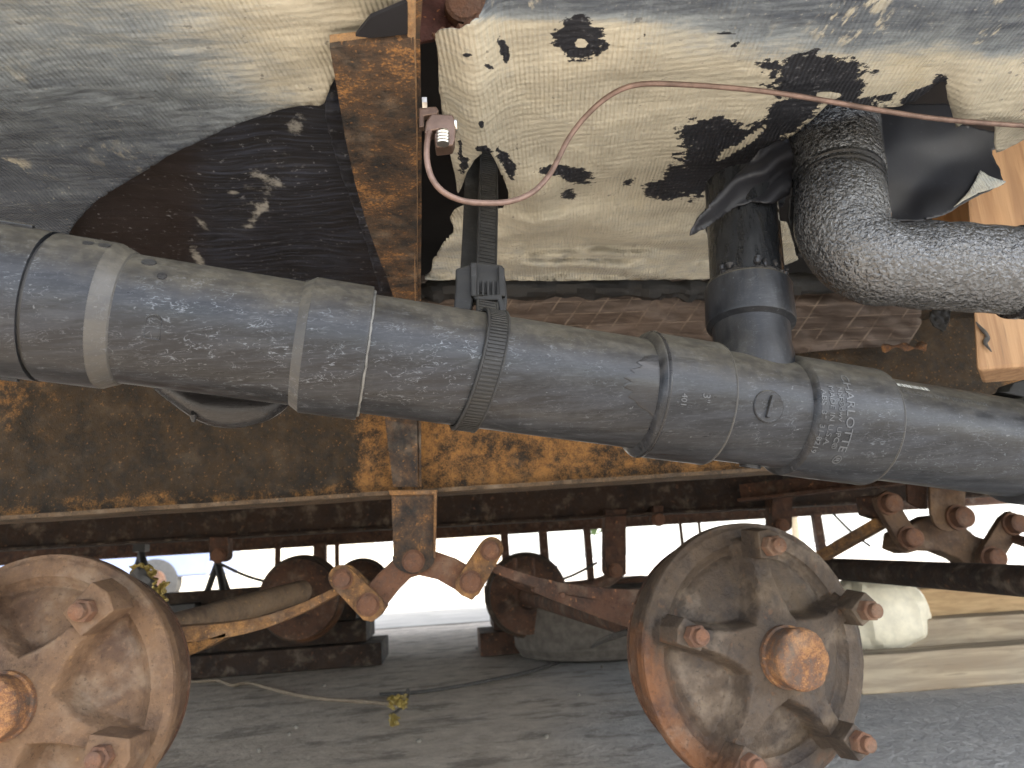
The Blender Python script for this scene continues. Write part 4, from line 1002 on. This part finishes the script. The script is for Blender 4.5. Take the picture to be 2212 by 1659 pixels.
# rocker group at upper right
hr = thing('spring_hanger', P(2048, 1150, 1.60), 'blurry pinkish hanger plate with a bolt under the pipe at far right', 'hanger')
b = MB(); q = [(2008, 1030), (2088, 1030), (2084, 1110)] + [(2050 + 36 * math.cos(R(a)), 1116 + 32 * math.sin(R(a))) for a in range(0, 181, 20)] + [(2010, 1110)]
b.prism(q, 1.55, .008); b.build('plate', M['rust_left'], hr, bevel=.002)
b = MB(); b.prism([(1958, 1030), (2004, 1030), (2004, 1100), (1990, 1100), (1962, 1085)], 1.60, .008); b.build('back_plate', M['rust_far'], hr, bevel=.002)
nut(P(2068, 1118, 1.548), (0, -1, 0), .022, .03, 'bolt', M['rust_bolt'], hr, True)
rk = thing('equalizer', P(2050, 1200, 1.62), 'curved rusty rocker at far right above the thick dark tube', 'rocker arm')
b = MB(); b.prism([(1935, 1150), (1960, 1138), (2010, 1112), (2060, 1120), (2110, 1158), (2150, 1170), (2160, 1210), (2132, 1232), (2096, 1224), (2070, 1206), (2030, 1190), (1990, 1188), (1960, 1196), (1930, 1184)], 1.60, .05); b.build('rocker', M['rust_left'], rk, bevel=.004)
def shackle_far(x1, y1, x2, y2, label, wpx=26):
    t = thing('shackle', P(x2, y2, 1.56), label, 'shackle'); a = P(x1, y1, 1.56); c = P(x2, y2, 1.56)
    d = (c - a).normalized(); sd_ = d.cross(Vector((0, 1, 0))).normalized(); w_ = .024
    b = MB(); b.slab([a - d * w_ - sd_ * w_ * .7, a - d * w_ + sd_ * w_ * .7, a + sd_ * w_, c + sd_ * w_, c + d * w_ + sd_ * w_ * .6, c + d * w_ - sd_ * w_ * .6, c - sd_ * w_, a - sd_ * w_], Vector((0, .02, 0))); b.build('link_plate', M['rust_left'], t, bevel=.002)
    nut(a, (0, -1, 0), .020, .028, 'bolt', M['rust_bolt'], t, True); nut(c, (0, -1, 0), .020, .028, 'bolt', M['rust_bolt'], t, True); return t
shackle_far(1918, 1088, 1962, 1162, 'rusty shackle left of the hanger at far right')
shackle_far(2186, 1132, 2140, 1205, 'rusty shackle touching the thick dark tube at the right edge')
b = MB(); b.bar(P(1776, 1202, 1.75), P(1905, 1128, 1.60), .04, .022); tag(b.build('leaf_spring', M['rust_spring'], None, bevel=.002), 'short tan leaf spring end rising toward the far right shackle', 'leaf spring')
b = MB(); b.prism([(1862, 1072), (1928, 1066), (1930, 1112), (1900, 1122), (1868, 1112)], 1.62, .03); tag(b.build('hanger_block', M['rust_far'], None, bevel=.004), 'squat rusty block under the rail beside the far right shackle', 'hanger')
b = MB(); b.tube(catmull([P(2196, 1165, 1.56), P(2240, 1178, 1.5), P(2330, 1195, 1.4)], 5), .012, 8); tag(b.build('leaf_spring', M['rust_far'], None, True), 'spring end leaving the right edge of the picture', 'leaf spring')

# ---------------------------------------------------------------- yard posts, stands, piers under the far edge
for i, (x, wd, lab) in enumerate(((600, .03, 'thin upright post left of the far drum'), (692, .07, 'broad upright post above the left far drum'), (728, .025, 'slim upright post right beside the broad one over the far drum'), (1092, .045, 'upright post just right of the right shackle'),
                     (1176, .05, 'brown upright post above the right far drum'), (1272, .04, 'upright post left of the blurred rusty hanger'), (1477, .018, 'thin rod left of the right drum top'), (1518, .016, 'thin rod over the right drum top'), (1776, .05, 'dark post right of the right drum'))):
    b = MB(); a = P(x, 1200, 4.5); b.box((a.x, 4.5, .28), (wd, wd, .50)); tag(b.build('skirting_post', M['rust_far'], None, bevel=.003), lab, 'post', 'upright posts under the far edge of the home')
def tripod(x, ya, yb, Y, label, spread=30):
    t = thing('jack_stand', P(x, yb, Y), label, 'jack stand', 'black jack stands'); b = MB()
    b.tube([P(x, ya - 30, Y), P(x, ya, Y)], .012, 12); b.box(P(x, ya - 12, Y), (.05, .05, .03)); b.build('head', M['black_steel'], t)
    for (dx, dy) in ((-spread, 0), (spread * .5, -.12), (spread * 1.0, .12)):
        MB().tube([P(x, ya, Y), P(x + dx, yb, Y + dy)], .014, 8).build('leg', M['black_steel'], t)
    return t
tripod(305, 1196, 1290, 3.3, 'black tripod jack stand nearest the left drum')
tripod(470, 1215, 1300, 3.3, 'black tripod jack stand between the left drum and far drum')
pier = thing('timber_pier', P(500, 1370, 3.4), 'low dark timber stack carrying the two tripod stands', 'timber pier')
for i, (z, h_, xa, xb, yy) in enumerate(((.0, .085, 250, 830, 3.22), (.085, .085, 290, 800, 3.28), (.17, .075, 330, 780, 3.3), (.245, .075, 340, 730, 3.34))):
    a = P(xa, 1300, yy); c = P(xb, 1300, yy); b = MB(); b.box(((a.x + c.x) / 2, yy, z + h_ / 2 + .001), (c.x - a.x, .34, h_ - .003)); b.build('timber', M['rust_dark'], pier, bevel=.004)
pier2 = thing('timber_pier', P(1200, 1370, 3.4), 'dark timber stack behind the right shackle and the flat tyre', 'timber pier')
for (z, h_, xa, xb, yy) in ((.0, .09, 1030, 1460, 3.22), (.09, .09, 1060, 1430, 3.28), (.18, .08, 1050, 1215, 3.3), (.18, .08, 1300, 1410, 3.3), (.26, .07, 1075, 1200, 3.34)):
    a = P(xa, 1300, yy); c = P(xb, 1300, yy); b = MB(); b.box(((a.x + c.x) / 2, yy, z + h_ / 2 + .001), (c.x - a.x, .30, h_ - .003)); b.build('timber', M['rust_far'], pier2, bevel=.004)
b = MB(); a = P(395, 1290, 3.15); b.box((a.x, 3.15, .24), (.13, .1, .075)); tag(b.build('wood_block', M['black_steel'], None, bevel=.004), 'small dark block on the timber stack beside the yellow tag', 'block')

# ---------------------------------------------------------------- things on the ground
ty = thing('tyre', G(1300, 1425), 'worn grey tyre lying flat behind the right drum', 'tyre')
tc = G(1330, 1432); tc = Vector((tc.x + .02, tc.y + .30, 0)); ty.location = tc
prof = [(0.005, .20), (0, .27), (.012, .315), (.045, .335), (.12, .338), (.19, .335), (.228, .315), (.24, .27), (.235, .20), (.20, .19), (.04, .19)]
b = MB(); b.lathe(tc, (0, 0, 1), prof + [prof[0]], 96, caps=False)
def tyre_mat():
    m = N('tyre_rubber'); n = m.noise(30, 5, .6); wv = m.n('ShaderNodeTexWave', bands_direction='Z'); wv.inputs['Scale'].default_value = 12; wv.inputs['Distortion'].default_value = 3
    wv.inputs['Detail Scale'].default_value = 4; m.l(m.coord(), wv.inputs[0]); g = m.ramp(wv.outputs['Fac'], .15, .3)
    c = m.mix(m.ramp(n, .3, .7), (.10, .085, .070), (.165, .142, .12)); return m.out(c, .8, m.bump(g, .5, .004))
b.build('carcass', tyre_mat(), ty, True)
def beam_px(name, a, b_, w_, h_, mat, label, cat='timber', bev=.004):
    d = (b_ - a).normalized(); sx = d.cross(Vector((0, 0, 1))).normalized(); m = MB(); n = 12; vs = []; fs = []
    for i in range(n + 1):
        p = a.lerp(b_, i / n)
        for dx, dz in ((-w_ / 2, 0), (w_ / 2, 0), (w_ / 2, h_), (-w_ / 2, h_)):
            vs.append(p + sx * dx + Vector((0, 0, dz)) + Vector((0, 0, .002 * fbm(i * .5 + dx * 9, dz * 9))))
    for i in range(n):
        for k in range(4): q = i * 4 + k; c = i * 4 + (k + 1) % 4; fs.append((q, c, c + 4, q + 4))
    fs += [(0, 1, 2, 3), tuple(n * 4 + k for k in (3, 2, 1, 0))]; m.add(vs, fs)
    return tag(m.build(name, mat, None, bevel=bev), label, cat)
a = G(1868, 1503); c = G(2500, 1458); t1 = beam_px('timber', a + Vector((0, .05, 0)), c + Vector((0, .05, 0)), .09, .088, M['wood_old'], 'front weathered timber lying on the ground right of the drum')
a2 = a + Vector((.12, .22, .0)); c2 = c + Vector((.1, .20, .0)); beam_px('timber', a2, c2, .09, .14, M['wood_old'], 'second timber just behind the front one with a dark knot')
a3 = a2 + Vector((.02, .14, .0)); beam_px('timber', a3, c2 + Vector((.1, .12, .0)), .09, .21, wood('wood_tan', (.62, .42, .22), (.45, .29, .14), (2, 45, 45)), 'back tan timber with its end beside the white bag')
# white bag
bc_ = Vector((0, 0, 0)); ctr = P(1885, 1330, 2.05); vs = []; fs = []; NU, NV = 48, 30
for j in range(NV + 1):
    for i in range(NU):
        th = 2 * math.pi * i / NU; ph = math.pi * j / NV; d = Vector((math.sin(ph) * math.cos(th), math.sin(ph) * math.sin(th), math.cos(ph)))
        q = .78 + .22 * abs(d.z) ** .5; r_ = 1 + .05 * fbm(d.x * 2.2, d.y * 2.2, d.z * 2.2) + .028 * math.sin(9 * th + 4 * d.z + 3 * fbm(d.x * 2, d.y * 2, d.z * 2))
        e = lambda v: math.copysign(abs(v) ** .75, v)
        vs.append(ctr + Vector((e(d.x) * .135, e(d.y) * .12, e(d.z) * .10)) * r_)
for j in range(NV):
    for i in range(NU): a_ = j * NU + i; b_ = j * NU + (i + 1) % NU; fs.append((a_, b_, b_ + NU, a_ + NU))
bag = MB().add(vs, fs).build('plastic_bag', flat('bag_white', (.85, .78, .60), .5, .12, 22, 1.0), None, True)
tag(bag, 'crumpled whitish plastic bag behind the right drum on the timbers', 'bag')
# rope, cable and yellow bits
b = MB(); pts_ = catmull([G(300, 1470, .006), G(420, 1472, .006), G(470, 1470, .007), G(500, 1480, .006), G(540, 1476, .008), G(620, 1497, .006), G(700, 1510, .006), G(790, 1516, .006), G(855, 1522, .006)], 10)
b.tube(pts_, .0048, 8, jit=.4); tag(b.build('rope', M['rope'], None, True), 'tan frayed rope lying on the ground right of the left drum', 'rope')
b = MB(); b.tube(catmull([G(1500, 1330, .09), P(1352, 1366, 1.35), G(1270, 1402, .02), G(1180, 1440, .006), G(1080, 1465, .006), G(930, 1492, .006), G(820, 1500, .006)], 10), .0055, 8)
tag(b.build('cable', M['cable'], None, True), 'thin dark cable running from the right drum across the ground', 'cable')
def crumple(name, c, s, mat, label, seed, cat='tag'):
    vs = []; fs = []; n = 9
    for j in range(n + 1):
        for i in range(n + 1):
            x = (i / n - .5); y = (j / n - .5); vs.append(c + Vector((x * s[0] + .012 * fbm(y * 5, seed), .022 * fbm(x * 4, y * 4, seed), y * s[1] + .010 * fbm(x * 6, seed + 3))) )
    for j in range(n):
        for i in range(n):
            if fbm(i * .5, j * .5, seed + 9) > -.30: a = j * (n + 1) + i; fs.append((a, a + 1, a + n + 2, a + n + 1))
    return tag(MB().add(vs, fs).build(name, mat, None, True, solid=.003), label, cat)
crumple('yellow_tape', G(858, 1516, .03) , (.045, .030), M['yellow'], 'crumpled yellow scrap at the end of the rope on the ground', 1)
crumple('yellow_tape', G(852, 1556, .012), (.016, .022), M['yellow'], 'tiny yellow scrap just below the larger one on the ground', 2)
b = MB(); b.tube(catmull([G(845, 1520, .01), G(870, 1505, .03), G(882, 1490, .03), G(878, 1515, .015), G(860, 1535, .012), G(842, 1545, .01)], 6), .004, 8); tag(b.build('twisted_wire', M['cable'], None, True), 'knot of dark twisted wire between the yellow scraps', 'wire')
crumple('yellow_tape', P(308, 1243, 1.35), (.038, .030), M['yellow'], 'yellow tape scrap on the top right edge of the left drum, upper one', 5)
crumple('yellow_tape', P(345, 1283, 1.3), (.018, .034), M['yellow'], 'smaller yellow tape scrap beside the left drum, lower one', 6)
b = MB(); b.tube(catmull([P(290, 1235, 1.33), P(318, 1262, 1.33), P(340, 1290, 1.32), P(352, 1320, 1.32), P(362, 1350, 1.32)], 6), .010, 8, jit=.6); tag(b.build('cable', M['cable'], None, True), 'dark taped cable behind the left drum edge', 'cable')
# small litter
M['pebble'] = flat('pebble_stone', (.20, .18, .15), .9, .3, 90)
lit = [(625, 1585), (640, 1570), (700, 1480), (760, 1430), (1250, 1500), (1180, 1590), (1300, 1440), (1030, 1400), (560, 1620), (905, 1600)]
PEB = ['pale pebble on the ground just right of the left drum, lower of two', 'grey pebble on the ground just above the pale one beside the left drum', 'pebble on the ground right above the tan rope', 'pebble on the ground between the tan rope and the shackle',
 'pebble on the ground left of the right drum at hub height', 'pebble on the ground left of the lower edge of the right drum', 'pale pebble on the ground in front of the flat tyre', 'pebble on the ground midway below the right shackle', 'lowest pale pebble near the left drum', 'pebble on the ground straight below the yellow scraps']
for i, (x, y) in enumerate(lit):
    c = G(x, y, .004); b = MB(); s_ = .006 + .006 * rnd.random()
    s_ *= .6; b.lathe(c, (0, 0, 1), [(-.004, s_ * .8), (.001, s_), (.004, s_ * .5)], 7, rot0=i); o = b.build('pebble', M['pebble'], None)
    tag(o, PEB[i], 'pebble', 'pebbles on the ground under the home')

# ---------------------------------------------------------------- outside, beyond the far edge
def tree(x, y, h_, seed):
    t = thing('tree', (x, y, 0), ['leafy tree far beyond the yard at the left, behind the pale house', 'tall leafy tree behind the right end of the pale house', 'leafy tree glimpsed in the bright gap near the blurred rusty hanger', 'leafy tree glimpsed in the bright gap at the far right'][seed], 'tree', 'trees beyond the yard'); r_ = random.Random(seed)
    MB().tube([(x, y, 0), (x + .1, y, h_ * .3), (x + .05, y, h_ * .6)], [.22, .16, .08], 8).build('trunk', M['wood_old'], t, True)
    b = MB()
    for _ in range(1500):
        d = Vector((r_.gauss(0, 1), r_.gauss(0, 1), r_.gauss(0, 1))).normalized() * (r_.random() ** .4); c = Vector((x, y, h_ * .62)) + Vector((d.x * h_ * .35, d.y * h_ * .35, d.z * h_ * .42)); s_ = r_.uniform(.12, .3)
        a = Vector((r_.gauss(0, 1), r_.gauss(0, 1), r_.gauss(0, 1))).normalized() * s_; k = Vector((r_.gauss(0, 1), r_.gauss(0, 1), r_.gauss(0, 1))).normalized() * s_
        b.add([c - a, c + k, c + a, c - k], [(0, 1, 2, 3)])
    b.build('crown', flat('leaves', (.09, .13, .04), .7), t)
for i, (x, y, h_) in enumerate(((-14, 34, 7), (-3, 38, 8), (7, 33, 6), (17, 36, 8))): tree(x, y, h_, i)
hs = thing('house', (-5, 22, 0), 'pale house beyond the yard, washed out in sunlight', 'house')
MB().box((-5, 24, 1.5), (13, 4, 3)).build('wall', flat('house_wall', (.66, .62, .52), .8, .1, 2), hs)
MB().add([(-12, 21.6, 3), (2, 21.6, 3), (2, 26.4, 3), (-12, 26.4, 3), (-12, 24, 4.6), (2, 24, 4.6)], [(0, 1, 5, 4), (2, 3, 4, 5), (0, 4, 3), (1, 2, 5), (0, 3, 2, 1)]).build('roof', flat('roof', (.20, .17, .15), .9), hs)
for x in (-9.5, -6.5, -1.5):
    wn = MB().box((x, 21.98, 1.6), (1.3, .06, 1.1)).build('window', flat('frame_w', (.7, .7, .7), .5), hs); MB().box((x, 21.94, 1.6), (1.1, .03, .9)).build('pane', flat('pane', (.05, .07, .09), .1), wn)
# blue pickup
pk = thing('pickup_truck', (-6.2, 14, 0), 'blue pickup seen between the two tripod stands', 'pickup truck')
X0 = P(120, 1240, 13).x
def pick(prof_, y0, y1, mat, nm, par=pk, bev=.03):
    a = [Vector((X0 + x, y0, z)) for x, z in prof_]; return MB().slab(a, Vector((0, y1 - y0, 0))).build(nm, mat, par, bevel=bev)
pk.location = (X0, 13.9, 0)
blue = flat('blue_paint', (.17, .21, .33), .35, .05, 3, 0)
pick([(-2.4, .45), (2.4, .45), (2.45, .9), (2.3, 1.05), (.9, 1.12), (.3, 1.65), (-.9, 1.68), (-1.05, 1.1), (-2.4, 1.1)], 13, 14.8, blue, 'body')
pick([(.75, 1.13), (.25, 1.58), (-.2, 1.6), (-.2, 1.13)], 12.985, 13.02, flat('glass', (.03, .04, .05), .1), 'window'); pick([(-.3, 1.13), (-.3, 1.6), (-.85, 1.6), (-.95, 1.13)], 12.985, 13.02, flat('glass2', (.03, .04, .05), .1), 'window')
for x in (-1.5, 1.55):
    wh = MB().lathe((X0 + x, 12.96, .38), (0, 1, 0), [(0, .30), (.02, .38), (.24, .38), (.26, .3)], 32).build('wheel', M['black_steel'], pk, True); MB().lathe((X0 + x, 12.94, .38), (0, 1, 0), [(0, .2), (.05, .22)], 24).build('rim', M['rust_far'], wh, True)
